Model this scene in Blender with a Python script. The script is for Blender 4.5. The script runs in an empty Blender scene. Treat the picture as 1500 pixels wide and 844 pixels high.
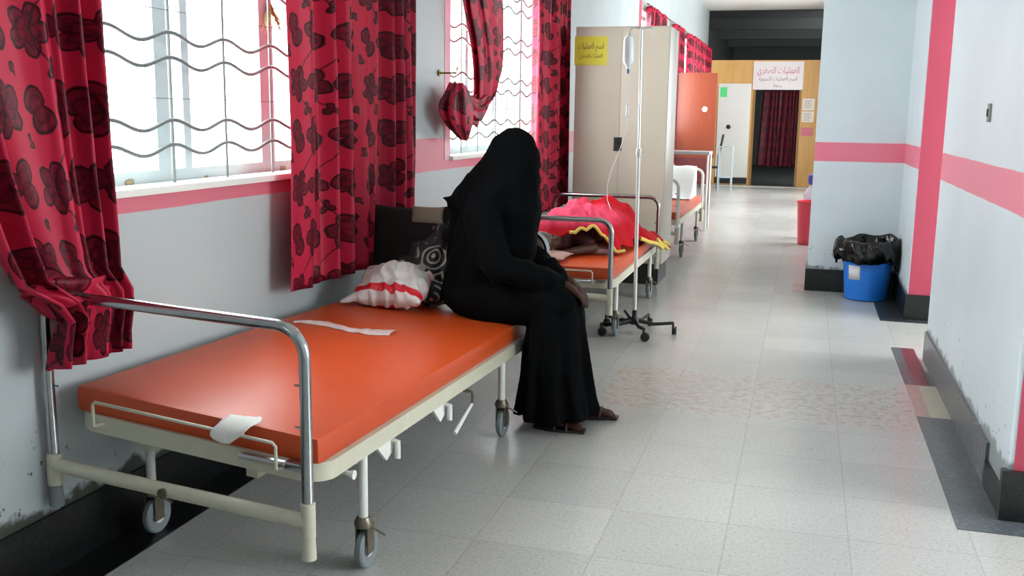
import bpy, bmesh, math, random
from mathutils import Vector, Matrix, noise as mnoise
random.seed(7)
scn = bpy.context.scene
col = scn.collection
PI = math.pi

# ---------------------------------------------------------------- camera
F, YAW, PITCH, ROLL = 1450.0, 0.284290, 0.172694, 0.014156
cy, sy, cp, sp = math.cos(YAW), math.sin(YAW), math.cos(PITCH), math.sin(PITCH)
fwd = Vector((-sy*cp, cy*cp, -sp)); rgt = Vector((cy, sy, 0)); upv = rgt.cross(fwd)
r2 = rgt*math.cos(ROLL) + upv*math.sin(ROLL); u2 = -rgt*math.sin(ROLL) + upv*math.cos(ROLL)
cam = bpy.data.cameras.new('camera'); cam.sensor_width = 36.0; cam.lens = F/1500*36.0
cam.clip_start = 0.05; cam.clip_end = 200
camo = bpy.data.objects.new('camera', cam); col.objects.link(camo)
camo.matrix_world = Matrix(((r2.x, u2.x, -fwd.x, 0), (r2.y, u2.y, -fwd.y, 0), (r2.z, u2.z, -fwd.z, 1.5), (0, 0, 0, 1)))
scn.camera = camo

# ---------------------------------------------------------------- world, light, exposure
w = bpy.data.worlds.new('overcast_sky'); scn.world = w; w.use_nodes = True
bg = w.node_tree.nodes['Background']; bg.inputs[0].default_value = (0.93, 0.985, 1.0, 1); bg.inputs[1].default_value = 5.0
scn.view_settings.view_transform = 'Standard'; scn.view_settings.look = 'None'
scn.view_settings.exposure = 1.74; scn.view_settings.gamma = 1.0; scn.view_settings.use_curve_mapping = False

XL, XR, HC = -2.28, 0.81, 3.9
WIN = [(2.15, 5.1), (6.28, 9.2), (13.95, 17.0), (17.9, 20.6), (21.1, 23.0)]
REAR_FILL = [(-1.7, -0.3)]                                # unseen window behind the camera, added as fill light for camera-facing surfaces
WZ0, WZ1 = 1.215, 2.95
def portal(loc, rot, sx, sy_):
    l = bpy.data.lights.new('window_portal', 'AREA'); l.shape = 'RECTANGLE'; l.size = sx; l.size_y = sy_
    l.cycles.is_portal = True
    o = bpy.data.objects.new('window_portal', l); col.objects.link(o); o.location = loc; o.rotation_euler = rot
for a, b in REAR_FILL + WIN:
    portal((XL-0.36, (a+b)/2, (WZ0+WZ1)/2), (0, -PI/2, 0), WZ1-WZ0, b-a)
SIDE_FILL = [(2.2, 4.6), (5.9, 9.0)]                      # unseen side-room windows, added to send light through the doorways
FAR_FILL = [(12.6, 14.2), (16.0, 17.4), (19.6, 21.2)]    # unseen right-wall windows beyond the pier, added to brighten the far end
for a, b in SIDE_FILL: portal((4.25, (a+b)/2, 1.75), (0, PI/2, 0), 1.9, b-a)
for a, b in FAR_FILL: portal((XR+0.25, (a+b)/2, 1.9), (0, PI/2, 0), 2.0, b-a)

# ---------------------------------------------------------------- helpers
class MB:
    def __init__(s): s.v = []; s.f = []; s.uv = {}
    def add(s, vs, fs, M=None):
        o = len(s.v)
        for p in vs:
            p = Vector(p); s.v.append(M @ p if M else p)
        s.f += [tuple(i+o for i in f) for f in fs]; return s
    def box(s, x0, x1, y0, y1, z0, z1, M=None):
        vs = [(x, y, z) for x in (x0, x1) for y in (y0, y1) for z in (z0, z1)]
        return s.add(vs, [(0,1,3,2), (4,6,7,5), (0,4,5,1), (2,3,7,6), (0,2,6,4), (1,5,7,3)], M)
    def loft(s, rings, cap=True, closed=True, M=None):
        n = len(rings[0]); vs = [p for r in rings for p in r]; fs = []
        for i in range(len(rings)-1):
            for j in range(n if closed else n-1):
                k = (j+1) % n; fs.append((i*n+j, i*n+k, (i+1)*n+k, (i+1)*n+j))
        if cap and closed:
            fs.append(tuple(range(n-1, -1, -1))); fs.append(tuple((len(rings)-1)*n+j for j in range(n)))
        return s.add(vs, fs, M)
    def tube(s, pts, r, n=10, cap=True, M=None):
        pts = [Vector(p) for p in pts]; rr = r if isinstance(r, (list, tuple)) else [r]*len(pts)
        rings = []; a = None
        for i, p in enumerate(pts):
            t = (pts[min(i+1, len(pts)-1)] - pts[max(i-1, 0)]).normalized()
            if a is None:
                a = t.orthogonal().normalized()
            a = (a - t*a.dot(t)).normalized(); b = t.cross(a)
            rings.append([p + (a*math.cos(2*PI*k/n) + b*math.sin(2*PI*k/n))*rr[i] for k in range(n)])
        return s.loft(rings, cap, True, M)
    def lathe(s, prof, c=(0,0,0), n=24, axis='z', M=None):
        rings = []
        for r, h in prof:
            ring = []
            for k in range(n):
                a = 2*PI*k/n; x, y = r*math.cos(a), r*math.sin(a)
                q = {'z': (x, y, h), 'x': (h, x, y), 'y': (y, h, x)}[axis]
                ring.append(Vector(q) + Vector(c))
            rings.append(ring)
        return s.loft(rings, True, True, M)
    def ell(s, c, r, rot=(0,0,0), n=20, m=12):
        from mathutils import Euler
        R = Euler(rot).to_matrix(); rings = []
        for i in range(m+1):
            t = PI*(i+0.02 if i == 0 else (i-0.02 if i == m else i))/m
            rings.append([R @ Vector((r[0]*math.sin(t)*math.cos(2*PI*k/n), r[1]*math.sin(t)*math.sin(2*PI*k/n), -r[2]*math.cos(t))) + Vector(c) for k in range(n)])
        return s.loft(rings)
    def cap(s, a, b, ra, rb, n=16):
        a, b = Vector(a), Vector(b); t = (b-a).normalized(); pts = []; rs = []
        for i in range(5):
            q = PI/2*(i/5+0.02); pts.append(a - t*ra*math.cos(q)); rs.append(ra*math.sin(q))
        pts += [a, b]; rs += [ra, rb]
        for i in range(4, -1, -1):
            q = PI/2*(i/5+0.02); pts.append(b + t*rb*math.cos(q)); rs.append(rb*math.sin(q))
        return s.tube(pts, rs, n)
def arc(c, r, a0, a1, n, plane='xz'):
    out = []
    for i in range(n+1):
        a = a0+(a1-a0)*i/n; x, y = r*math.cos(a), r*math.sin(a)
        out.append(Vector(c) + Vector({'xz': (x, 0, y), 'xy': (x, y, 0), 'yz': (0, x, y)}[plane]))
    return out
def link(name, me, m, parent=None, smooth=40):
    o = bpy.data.objects.new(name, me); col.objects.link(o)
    if m: me.materials.append(m)
    if parent: o.parent = parent
    if smooth is not None:
        for p in me.polygons: p.use_smooth = True
        if smooth < 180: me.set_sharp_from_angle(angle=math.radians(smooth))
    return o
def build(name, mb, m, parent=None, tf=None, bevel=0, smooth=40, uvf=None):
    me = bpy.data.meshes.new(name)
    vs = [tf(v) if tf else v for v in mb.v]
    me.from_pydata([tuple(v) for v in vs], [], mb.f)
    bm = bmesh.new(); bm.from_mesh(me)
    bmesh.ops.recalc_face_normals(bm, faces=bm.faces)
    if bevel: bmesh.ops.bevel(bm, geom=list(bm.edges), offset=bevel, segments=2, profile=0.6, affect='EDGES', clamp_overlap=True)
    bm.to_mesh(me); bm.free()
    return link(name, me, m, parent, smooth)
def tag(o, label=None, cat=None, group=None, kind=None):
    if label: o['label'] = label
    if cat: o['category'] = cat
    if group: o['group'] = group
    if kind: o['kind'] = kind
    return o
def empty(name, loc=(0,0,0), rz=0):
    o = bpy.data.objects.new(name, None); col.objects.link(o); o.location = loc; o.rotation_euler = (0,0,rz)
    o.empty_display_size = 0.1; return o
def struct(name, mb, m, parent=None, **k):
    o = build(name, mb, m, parent, **k)
    if not parent: o['kind'] = 'structure'
    return o
def remeshed(name, mb, m, parent=None, voxel=0.01, it=6, disp=None):
    me = bpy.data.meshes.new(name); me.from_pydata([tuple(v) for v in mb.v], [], mb.f)
    bm = bmesh.new(); bm.from_mesh(me); bmesh.ops.recalc_face_normals(bm, faces=bm.faces); bm.to_mesh(me); bm.free()
    o = bpy.data.objects.new(name, me); col.objects.link(o)
    r = o.modifiers.new('r', 'REMESH'); r.mode = 'VOXEL'; r.voxel_size = voxel
    s = o.modifiers.new('s', 'SMOOTH'); s.factor = 0.5; s.iterations = it
    dg = bpy.context.evaluated_depsgraph_get(); me2 = bpy.data.meshes.new_from_object(o.evaluated_get(dg))
    bpy.data.objects.remove(o)
    if disp:
        ns = [v.normal.copy() for v in me2.vertices]
        for v, n in zip(me2.vertices, ns): v.co = disp(v.co.copy(), n)
    me2.materials.clear(); me2.name = name
    return link(name, me2, m, parent, 180)

# ---------------------------------------------------------------- materials
def lin(c):
    return tuple((x/12.92 if x <= 0.04045 else ((x+0.055)/1.055)**2.4) for x in (q/255 for q in c)) + (1,)
class NT:
    """small shader graph helper"""
    def __init__(s, name):
        s.m = bpy.data.materials.new(name); s.m.use_nodes = True; s.t = s.m.node_tree; s.b = s.t.nodes['Principled BSDF']
    def n(s, ty, **k):
        x = s.t.nodes.new(ty)
        for a, b in k.items(): setattr(x, a, b)
        return x
    def L(s, a, b): s.t.links.new(a, b)
    def val(s, sock, v):
        if hasattr(v, 'node'): s.L(v, sock)
        else: sock.default_value = v
    def M(s, op, a, b=None, c=None, clamp=False):
        x = s.n('ShaderNodeMath', operation=op, use_clamp=clamp); s.val(x.inputs[0], a)
        if b is not None: s.val(x.inputs[1], b)
        if c is not None: s.val(x.inputs[2], c)
        return x.outputs[0]
    def mix(s, f, a, b, blend='MIX'):
        x = s.n('ShaderNodeMix', data_type='RGBA', blend_type=blend); s.val(x.inputs[0], f); s.val(x.inputs[6], a); s.val(x.inputs[7], b)
        return x.outputs[2]
    def ramp(s, v, lo, hi):
        x = s.n('ShaderNodeMapRange', interpolation_type='SMOOTHSTEP'); s.val(x.inputs[0], v); x.inputs[1].default_value = lo; x.inputs[2].default_value = hi
        return x.outputs[0]
    def noise(s, vec, scale, detail=3, rough=0.55):
        x = s.n('ShaderNodeTexNoise'); x.inputs['Scale'].default_value = scale; x.inputs['Detail'].default_value = detail; x.inputs['Roughness'].default_value = rough
        if vec is not None: s.L(vec, x.inputs['Vector'])
        return x.outputs['Fac']
    def pos(s, kind='Object'):
        x = s.n('ShaderNodeTexCoord'); return x.outputs[kind]
    def xyz(s, v):
        x = s.n('ShaderNodeSeparateXYZ'); s.L(v, x.inputs[0]); return x.outputs
    def bump(s, h, strength=0.3, dist=0.01):
        x = s.n('ShaderNodeBump'); x.inputs['Strength'].default_value = strength; x.inputs['Distance'].default_value = dist
        s.L(h, x.inputs['Height']); s.L(x.outputs[0], s.b.inputs['Normal'])
    def set(s, **k):
        for a, v in k.items(): s.val(s.b.inputs[a.replace('_', ' ')], v)
        return s
def plain(name, rgb, rough=0.5, metal=0.0, nz=0.12, scale=18, bump=0.0, **k):
    g = NT(name); p = g.pos(); f = g.noise(p, scale)
    c = lin(rgb); d = tuple(x*(1-nz) for x in c[:3]) + (1,); e = tuple(min(1, x*(1+nz)) for x in c[:3]) + (1,)
    g.set(Base_Color=g.mix(f, d, e), Roughness=rough, Metallic=metal)
    if bump: g.bump(f, bump)
    for a, v in k.items(): g.set(**{a: v})
    return g.m
def between(g, v, a, b, e=0.003):
    return g.M('MULTIPLY', g.ramp(v, a-e, a+e), g.M('SUBTRACT', 1.0, g.ramp(v, b-e, b+e)))
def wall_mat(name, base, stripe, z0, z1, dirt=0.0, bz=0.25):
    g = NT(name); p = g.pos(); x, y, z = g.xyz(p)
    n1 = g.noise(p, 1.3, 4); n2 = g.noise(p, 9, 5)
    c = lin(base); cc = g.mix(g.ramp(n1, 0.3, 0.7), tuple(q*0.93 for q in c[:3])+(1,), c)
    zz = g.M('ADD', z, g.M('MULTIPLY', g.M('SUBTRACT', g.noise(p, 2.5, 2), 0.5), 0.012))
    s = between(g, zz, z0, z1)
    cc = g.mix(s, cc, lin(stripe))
    if dirt:
        lowz = g.M('SUBTRACT', 1.0, g.ramp(z, bz-0.02, bz+0.55))
        chips = g.M('MULTIPLY', g.ramp(g.noise(p, 26, 3), 0.64, 0.70), g.ramp(g.M('MULTIPLY', lowz, n2), 0.22, 0.4))
        cc = g.mix(g.M('MULTIPLY', chips, dirt), cc, lin((70, 74, 66)))
        edge = g.M('MULTIPLY', g.M('SUBTRACT', 1.0, g.ramp(g.M('ADD', z, g.M('MULTIPLY', n2, -0.16)), bz-0.08, bz-0.05)), dirt)
        cc = g.mix(edge, cc, lin((60, 66, 56)))
    g.set(Base_Color=cc, Roughness=0.42); g.bump(g.noise(p, 60, 3), 0.08, 0.004)
    return g.m
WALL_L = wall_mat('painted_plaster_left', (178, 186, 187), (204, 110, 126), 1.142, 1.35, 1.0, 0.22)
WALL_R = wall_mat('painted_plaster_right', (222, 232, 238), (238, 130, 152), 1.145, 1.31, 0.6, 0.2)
WALL_P = plain('plain_plaster', (200, 206, 205), 0.5, nz=0.04, scale=2)
CEIL = plain('ceiling_paint', (222, 220, 212), 0.7, nz=0.04, scale=1.5)
DARKROOM = plain('unlit_room_shade', (44, 46, 45), 0.8, nz=0.1, scale=1.5)  # near-black colour stands in for the lack of light in this room
PINKV = plain('rose_paint', (192, 70, 94), 0.45, nz=0.04, scale=4)
SILLW = plain('white_sill_paint', (226, 226, 220), 0.45, nz=0.06, scale=14)
ALU = plain('pale_aluminium', (176, 190, 194), 0.4, 0.0, nz=0.05)
GRILLE = plain('grey_grille_paint', (104, 110, 108), 0.45, nz=0.15, scale=30)
def floor_mat():
    g = NT('terrazzo_tiles'); p = g.pos(); x, y, z = g.xyz(p)
    T = 0.43
    fx = g.M('FRACT', g.M('DIVIDE', g.M('ADD', x, 10.085), T)); fy = g.M('FRACT', g.M('DIVIDE', g.M('ADD', y, 0.16+10), T))
    def seam(f): return g.M('SUBTRACT', 1.0, g.ramp(g.M('MINIMUM', f, g.M('SUBTRACT', 1.0, f)), 0.003, 0.010))
    sm = g.M('MAXIMUM', seam(fx), seam(fy))
    cell = g.n('ShaderNodeCombineXYZ'); g.L(g.M('FLOOR', g.M('DIVIDE', g.M('ADD', x, 10.085), T)), cell.inputs[0]); g.L(g.M('FLOOR', g.M('DIVIDE', g.M('ADD', y, 10.16), T)), cell.inputs[1])
    wn = g.n('ShaderNodeTexWhiteNoise'); g.L(cell.outputs[0], wn.inputs['Vector'])
    base = g.mix(wn.outputs['Value'], lin((180, 180, 177)), lin((189, 188, 185)))
    sp1 = g.ramp(g.noise(p, 75, 2), 0.50, 0.72); sp2 = g.ramp(g.noise(p, 90, 2), 0.52, 0.74)
    base = g.mix(g.M('MULTIPLY', sp1, 0.35), base, lin((132, 128, 120))); base = g.mix(g.M('MULTIPLY', sp2, 0.35), base, lin((222, 218, 210)))
    base = g.mix(g.M('MULTIPLY', g.ramp(g.noise(p, 2.2, 3), 0.35, 0.75), 0.13), base, lin((150, 144, 132)))
    patch = g.M('MULTIPLY', between(g, x, -1.0, 0.62, 0.01), between(g, y, 5.0, 5.86, 0.01))
    mot = g.M('MULTIPLY', g.ramp(g.noise(p, 22, 4, 0.7), 0.46, 0.62), patch)
    base = g.mix(g.M('MULTIPLY', patch, 0.25), base, lin((205, 190, 172))); base = g.mix(g.M('MULTIPLY', mot, 0.4), base, lin((140, 122, 102)))
    sc = g.mix(g.M('MULTIPLY', sm, 0.19), base, lin((95, 90, 82)))
    g.set(Base_Color=sc, Roughness=0.25)
    g.val(g.b.inputs['Specular IOR Level'], 0.85)
    g.bump(g.M('ADD', g.M('MULTIPLY', sm, -0.5), g.M('MULTIPLY', g.noise(p, 2.2, 2), 0.8)), 0.12, 0.006)
    return g.m
FLOOR = floor_mat()
def skirting_mat(name, a, b, wear=0.35):
    g = NT(name); p = g.pos(); f = g.ramp(g.noise(p, 45, 4, 0.7), 0.5, 0.68); f2 = g.ramp(g.noise(p, 5, 4), 0.55, 0.75)
    c = g.mix(f, lin(a), lin(b)); c = g.mix(g.M('MULTIPLY', f2, wear), c, lin((120, 122, 122)))
    g.set(Base_Color=c, Roughness=0.3); return g.m
SKIRT = skirting_mat('black_terrazzo_skirting', (10, 11, 12), (34, 36, 38), 0.1)
SKIRTG = skirting_mat('worn_grey_skirting', (88, 92, 96), (140, 142, 142))
TILEG = skirting_mat('grey_floor_tile', (78, 84, 90), (112, 116, 120))
TILEK = skirting_mat('dark_floor_tile', (40, 44, 48), (84, 88, 90))
TILEM = skirting_mat('maroon_floor_tile', (104, 36, 48), (134, 70, 78))
TILEP = skirting_mat('rose_beige_floor_tile', (176, 148, 138), (196, 176, 162))
TILEB = plain('beige_floor_tile', (186, 180, 160), 0.3)
def glass_mat():
    g = NT('window_glass'); tr = g.n('ShaderNodeBsdfTransparent'); gl = g.n('ShaderNodeBsdfGlossy'); gl.inputs['Roughness'].default_value = 0.02
    tr.inputs[0].default_value = (0.97, 0.985, 0.98, 1); mx = g.n('ShaderNodeMixShader'); mx.inputs[0].default_value = 0.05
    g.L(tr.outputs[0], mx.inputs[1]); g.L(gl.outputs[0], mx.inputs[2]); g.L(mx.outputs[0], g.t.nodes['Material Output'].inputs[0]); return g.m
GLASS = glass_mat()
def floral(name, base=(190, 34, 66), dark=(44, 7, 16), trans=0.16, cell=(0.34, 0.46)):
    g = NT(name); uvn = g.n('ShaderNodeUVMap'); u, v, _ = g.xyz(uvn.outputs[0])
    nd = g.noise(uvn.outputs[0], 16, 2); nd2 = g.noise(uvn.outputs[0], 11, 2)
    u2_ = g.M('ADD', u, g.M('MULTIPLY', g.M('SUBTRACT', nd, 0.5), 0.03)); v2_ = g.M('ADD', v, g.M('MULTIPLY', g.M('SUBTRACT', nd2, 0.5), 0.03))
    pu = g.M('MULTIPLY', g.M('FRACT', g.M('DIVIDE', u2_, cell[0])), cell[0]); pv = g.M('MULTIPLY', g.M('FRACT', g.M('DIVIDE', v2_, cell[1])), cell[1])
    fill = None; edge = None
    for cx_, cz_, R, n_, ph, amp in ((0.09, 0.345, 0.078, 5, 0.3, 0.22), (0.255, 0.36, 0.080, 3, -1.6, 0.36), (0.08, 0.115, 0.072, 2, 1.1, 0.36), (0.245, 0.12, 0.086, 5, 1.57, 0.20), (0.165, 0.235, 0.03, 3, 0.5, 0.4), (0.335, 0.235, 0.022, 2, 0.5, 0.4), (0.005, 0.02, 0.026, 3, 0.9, 0.4)):
        du = g.M('SUBTRACT', pu, cx_); dv = g.M('SUBTRACT', pv, cz_)
        r = g.M('SQRT', g.M('ADD', g.M('MULTIPLY', du, du), g.M('MULTIPLY', dv, dv)))
        th = g.M('ARCTAN2', dv, du)
        Rr = g.M('MULTIPLY', R, g.M('ADD', 1-amp*1.7, g.M('MULTIPLY', amp*1.7, g.M('ABSOLUTE', g.M('COSINE', g.M('MULTIPLY_ADD', th, n_*0.5, ph))))))
        d = g.M('SUBTRACT', r, Rr)
        fl = g.M('SUBTRACT', 1.0, g.ramp(d, -0.002, 0.003)); ed = g.M('SUBTRACT', 1.0, g.ramp(g.M('ABSOLUTE', d), 0.003, 0.007))
        ed2 = g.M('SUBTRACT', 1.0, g.ramp(g.M('ABSOLUTE', g.M('SUBTRACT', r, g.M('MULTIPLY', Rr, 0.55))), 0.002, 0.005))
        vein = g.ramp(g.M('ABSOLUTE', g.M('SINE', g.M('MULTIPLY_ADD', th, n_*0.5, ph))), 0.93, 0.99)
        ed = g.M('MAXIMUM', ed, g.M('MULTIPLY', g.M('MAXIMUM', g.M('MULTIPLY', fl, vein), ed2), 0.55))
        fill = fl if fill is None else g.M('MAXIMUM', fill, fl); edge = ed if edge is None else g.M('MAXIMUM', edge, ed)
    # curling stems
    st = g.M('SUBTRACT', pu, g.M('MULTIPLY_ADD', g.M('SINE', g.M('MULTIPLY', v2_, 2*PI/cell[1])), 0.07, 0.17))
    stem = g.M('SUBTRACT', 1.0, g.ramp(g.M('ABSOLUTE', st), 0.003, 0.007)); edge = g.M('MAXIMUM', edge, g.M('MULTIPLY', stem, 0.8))
    c = g.mix(g.M('MULTIPLY', fill, g.M('MULTIPLY_ADD', g.noise(uvn.outputs[0], 34, 3), 0.9, 0.28), None, True), lin(base), lin(dark)); c = g.mix(g.M('MULTIPLY', edge, 0.9), c, lin((22, 6, 10)))
    g.set(Base_Color=c, Roughness=0.45); g.val(g.b.inputs['Specular IOR Level'], 0.25)
    wv = g.noise(uvn.outputs[0], 300, 1); g.bump(wv, 0.15, 0.002)
    tl = g.n('ShaderNodeBsdfTranslucent'); g.L(c, tl.inputs[0]); mx = g.n('ShaderNodeMixShader'); mx.inputs[0].default_value = trans
    g.L(g.b.outputs[0], mx.inputs[1]); g.L(tl.outputs[0], mx.inputs[2]); g.L(mx.outputs[0], g.t.nodes['Material Output'].inputs[0])
    return g.m
CURT = floral('crimson_floral_curtain')
CURTD = floral('maroon_curtain', (84, 16, 30), (50, 10, 20), 0.05)
CHROME = plain('worn_chrome', (176, 178, 180), 0.22, 1.0, nz=0.15, scale=40)
CREAM = plain('cream_enamel', (196, 192, 172), 0.38, nz=0.10, scale=25)
WHITE = plain('white_enamel', (222, 222, 216), 0.35, nz=0.06, scale=25)
RUBBER = plain('grey_rubber', (120, 128, 132), 0.55)
BLACKR = plain('black_rubber', (24, 24, 26), 0.5)
STEEL = plain('dull_steel', (120, 112, 98), 0.4, 0.7, nz=0.3, scale=60)
def vinyl():
    g = NT('orange_vinyl'); p = g.pos(); f = g.noise(p, 3.0, 3); c = g.mix(f, lin((186, 62, 16)), lin((204, 78, 26)))
    g.set(Base_Color=c, Roughness=0.40); g.val(g.b.inputs['Specular IOR Level'], 0.6); g.bump(g.M('ADD', g.noise(p, 4, 2), g.M('MULTIPLY', g.noise(p, 200, 2), 0.1)), 0.1, 0.01); return g.m
VINYL = vinyl()
BLACKCLOTH = NT('black_cloth'); BLACKCLOTH.set(Base_Color=(0.0018, 0.0022, 0.0027, 1), Roughness=0.9); BLACKCLOTH.val(BLACKCLOTH.b.inputs['Specular IOR Level'], 0.08)
_p = BLACKCLOTH.pos(); BLACKCLOTH.bump(BLACKCLOTH.noise(_p, 14, 4), 0.35, 0.02); BLACKCLOTH = BLACKCLOTH.m
SKIN = plain('brown_skin', (66, 36, 26), 0.6, nz=0.08, scale=12, Specular_IOR_Level=0.2)
HAIR = plain('black_hair', (20, 16, 15), 0.6)
SANDAL = plain('dark_brown_leather', (40, 22, 20), 0.45)

# ================================================================ SETTING
Y0, Y1 = -4.3, 23.4
fl = MB().box(XL-0.2, XR+0.2, Y0, Y1, -0.1, 0).box(XR+0.2, 4.2, 0.5, 10.1, -0.1, 0)
struct('floor', fl, FLOOR)
ce = MB().box(XL-0.4, XR+0.2, Y0, Y1+0.1, HC, HC+0.15).box(XR+0.2, 4.2, 0.5, 10.1, HC, HC+0.15); struct('ceiling', ce, CEIL)
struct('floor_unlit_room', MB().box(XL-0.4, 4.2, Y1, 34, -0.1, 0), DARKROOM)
# left wall with window openings
TH = 0.35
lw = MB(); X0, X1 = XL-TH, XL
lw.box(X0, X1, Y0, Y1, 0, WZ0)
lw.box(X0, X1, Y0, Y1, WZ1, HC)
e = Y0
for a, b in REAR_FILL + WIN + [(Y1, Y1)]:
    if a > e: lw.box(X0, X1, e, a, WZ0, WZ1)
    e = b
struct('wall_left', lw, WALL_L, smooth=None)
rw = MB()
rw.box(XR, XR+0.2, Y0, 2.3, 0, HC); rw.box(XR, XR+0.2, 3.98, 6.66, 0, HC); rw.box(XR, XR+0.2, 8.0, FAR_FILL[0][0], 0, HC)
for k_, (a, b) in enumerate(FAR_FILL):
    rw.box(XR, XR+0.2, a, b, 0, 0.9); rw.box(XR, XR+0.2, a, b, 2.9, HC); rw.box(XR, XR+0.2, b, FAR_FILL[k_+1][0] if k_ < 2 else Y1, 0, HC)
rw.box(XR, XR+0.2, 2.3, 3.98, 2.6, HC); rw.box(XR, XR+0.2, 6.66, 8.0, 2.6, HC)
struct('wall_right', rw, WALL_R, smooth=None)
# pier standing into the corridor
struct('wall_pier', MB().box(0.075, XR+0.1, 9.1, 9.5, 0, HC), WALL_R, smooth=None)
# side rooms behind the right wall, rear wall with the open entrance
sr = MB().box(XR+0.2, 4.2, 5.2, 5.3, 0, HC).box(XR+0.2, 4.2, 10.0, 10.1, 0, HC).box(XR+0.2, 4.2, 0.5, 0.6, 0, HC)
sr.box(4.0, 4.2, 0.5, 10.1, 0, 0.8).box(4.0, 4.2, 0.5, 10.1, 2.7, HC)
for a, b in ((0.5, 2.2), (4.6, 5.9), (9.0, 10.1)): sr.box(4.0, 4.2, a, b, 0.8, 2.7)
struct('wall_side_rooms', sr, WALL_P, smooth=None)
rr = MB().box(XL-TH, XR+0.2, Y0-0.2, Y0, 0, HC)
struct('wall_rear', rr, WALL_P, smooth=None)
# dark space above and behind the far partition
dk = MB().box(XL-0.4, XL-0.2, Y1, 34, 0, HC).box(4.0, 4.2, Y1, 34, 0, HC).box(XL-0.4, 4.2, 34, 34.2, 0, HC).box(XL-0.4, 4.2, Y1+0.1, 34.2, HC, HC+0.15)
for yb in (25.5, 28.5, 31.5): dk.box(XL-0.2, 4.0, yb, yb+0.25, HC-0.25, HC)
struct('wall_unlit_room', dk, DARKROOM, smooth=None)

# skirtings
bl = MB(); bl.box(XL-0.01, XL+0.012, Y0, 13.0, 0.0, 0.205)
struct('baseboard_left', bl, SKIRT, smooth=None)
br = MB(); br.box(XR-0.014, XR+0.01, 4.35, 6.655, 0, 0.185)
struct('baseboard_right', br, SKIRTG, smooth=None)
bj = MB(); bj.box(XR-0.02, XR+0.19, 3.955, 4.0, 0, 0.2).box(XR-0.016, XR+0.01, 3.965, 4.35, 0, 0.11)
struct('baseboard_jamb', bj, SKIRT, smooth=None)
bp = MB(); bp.box(XR-0.014, XR+0.17, 7.98, 8.0, 0, 0.195).box(XR-0.014, XR+0.01, 8.0, 9.1, 0, 0.195).box(0.06, XR, 9.08, 9.11, 0, 0.195).box(0.06, 0.08, 9.1, 9.5, 0, 0.195)
struct('baseboard_pier', bp, SKIRT, smooth=None)
# painted rose bands on the jambs and by the windows
struct('trim_1', MB().box(XR+0.008, XR+0.165, 7.996, 8.004, 0.195, HC-0.01), PINKV, smooth=None)
struct('trim_2', MB().box(XR+0.02, XR+0.18, 3.976, 3.984, 0.2, HC-0.01), PINKV, smooth=None)
struct('trim_3', MB().box(XL-0.001, XL+0.003, 6.17, 6.28, 1.2, 3.1), WALL_P if False else plain('faded_rose_paint', (226, 176, 188), 0.45, nz=0.03), smooth=None)
struct('trim_4', MB().box(XL-0.001, XL+0.003, 13.75, 13.95, 1.2, 3.1), PINKV, smooth=None)
# inlaid floor border
struct('trim_5', MB().box(0.63, XR, 3.82, 5.3, 0.0, 0.003).box(XR, 1.0, 3.82, 3.97, 0, 0.003), TILEG, smooth=None)
struct('trim_6', MB().box(0.63, 0.70, 5.3, 5.95, 0.0, 0.003), TILEP, smooth=None)
struct('trim_7', MB().box(0.70, XR, 5.3, 5.95, 0.0, 0.003), TILEB, smooth=None)
struct('trim_8', MB().box(0.63, 0.685, 5.95, 6.94, 0.0, 0.003).box(0.77, XR, 5.95, 6.3, 0.0, 0.003), TILEG, smooth=None)
struct('trim_9', MB().box(0.685, 0.77, 5.95, 6.94, 0.0, 0.003), TILEM, smooth=None)
struct('trim_10', MB().box(0.62, XR, 7.87, 8.9, 0.0, 0.003).box(XR, 1.0, 7.87, 7.98, 0, 0.003), TILEK, smooth=None)
struct('trim_14', MB().box(XL, -2.11, Y0, 13.0, 0.0, 0.003), skirting_mat('black_floor_tile', (12, 13, 14), (30, 31, 32), 0.05), smooth=None)
struct('trim_11', MB().box(-0.04, 0.06, 9.0, 9.45, 0.0, 0.003), TILEP, smooth=None)

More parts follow.
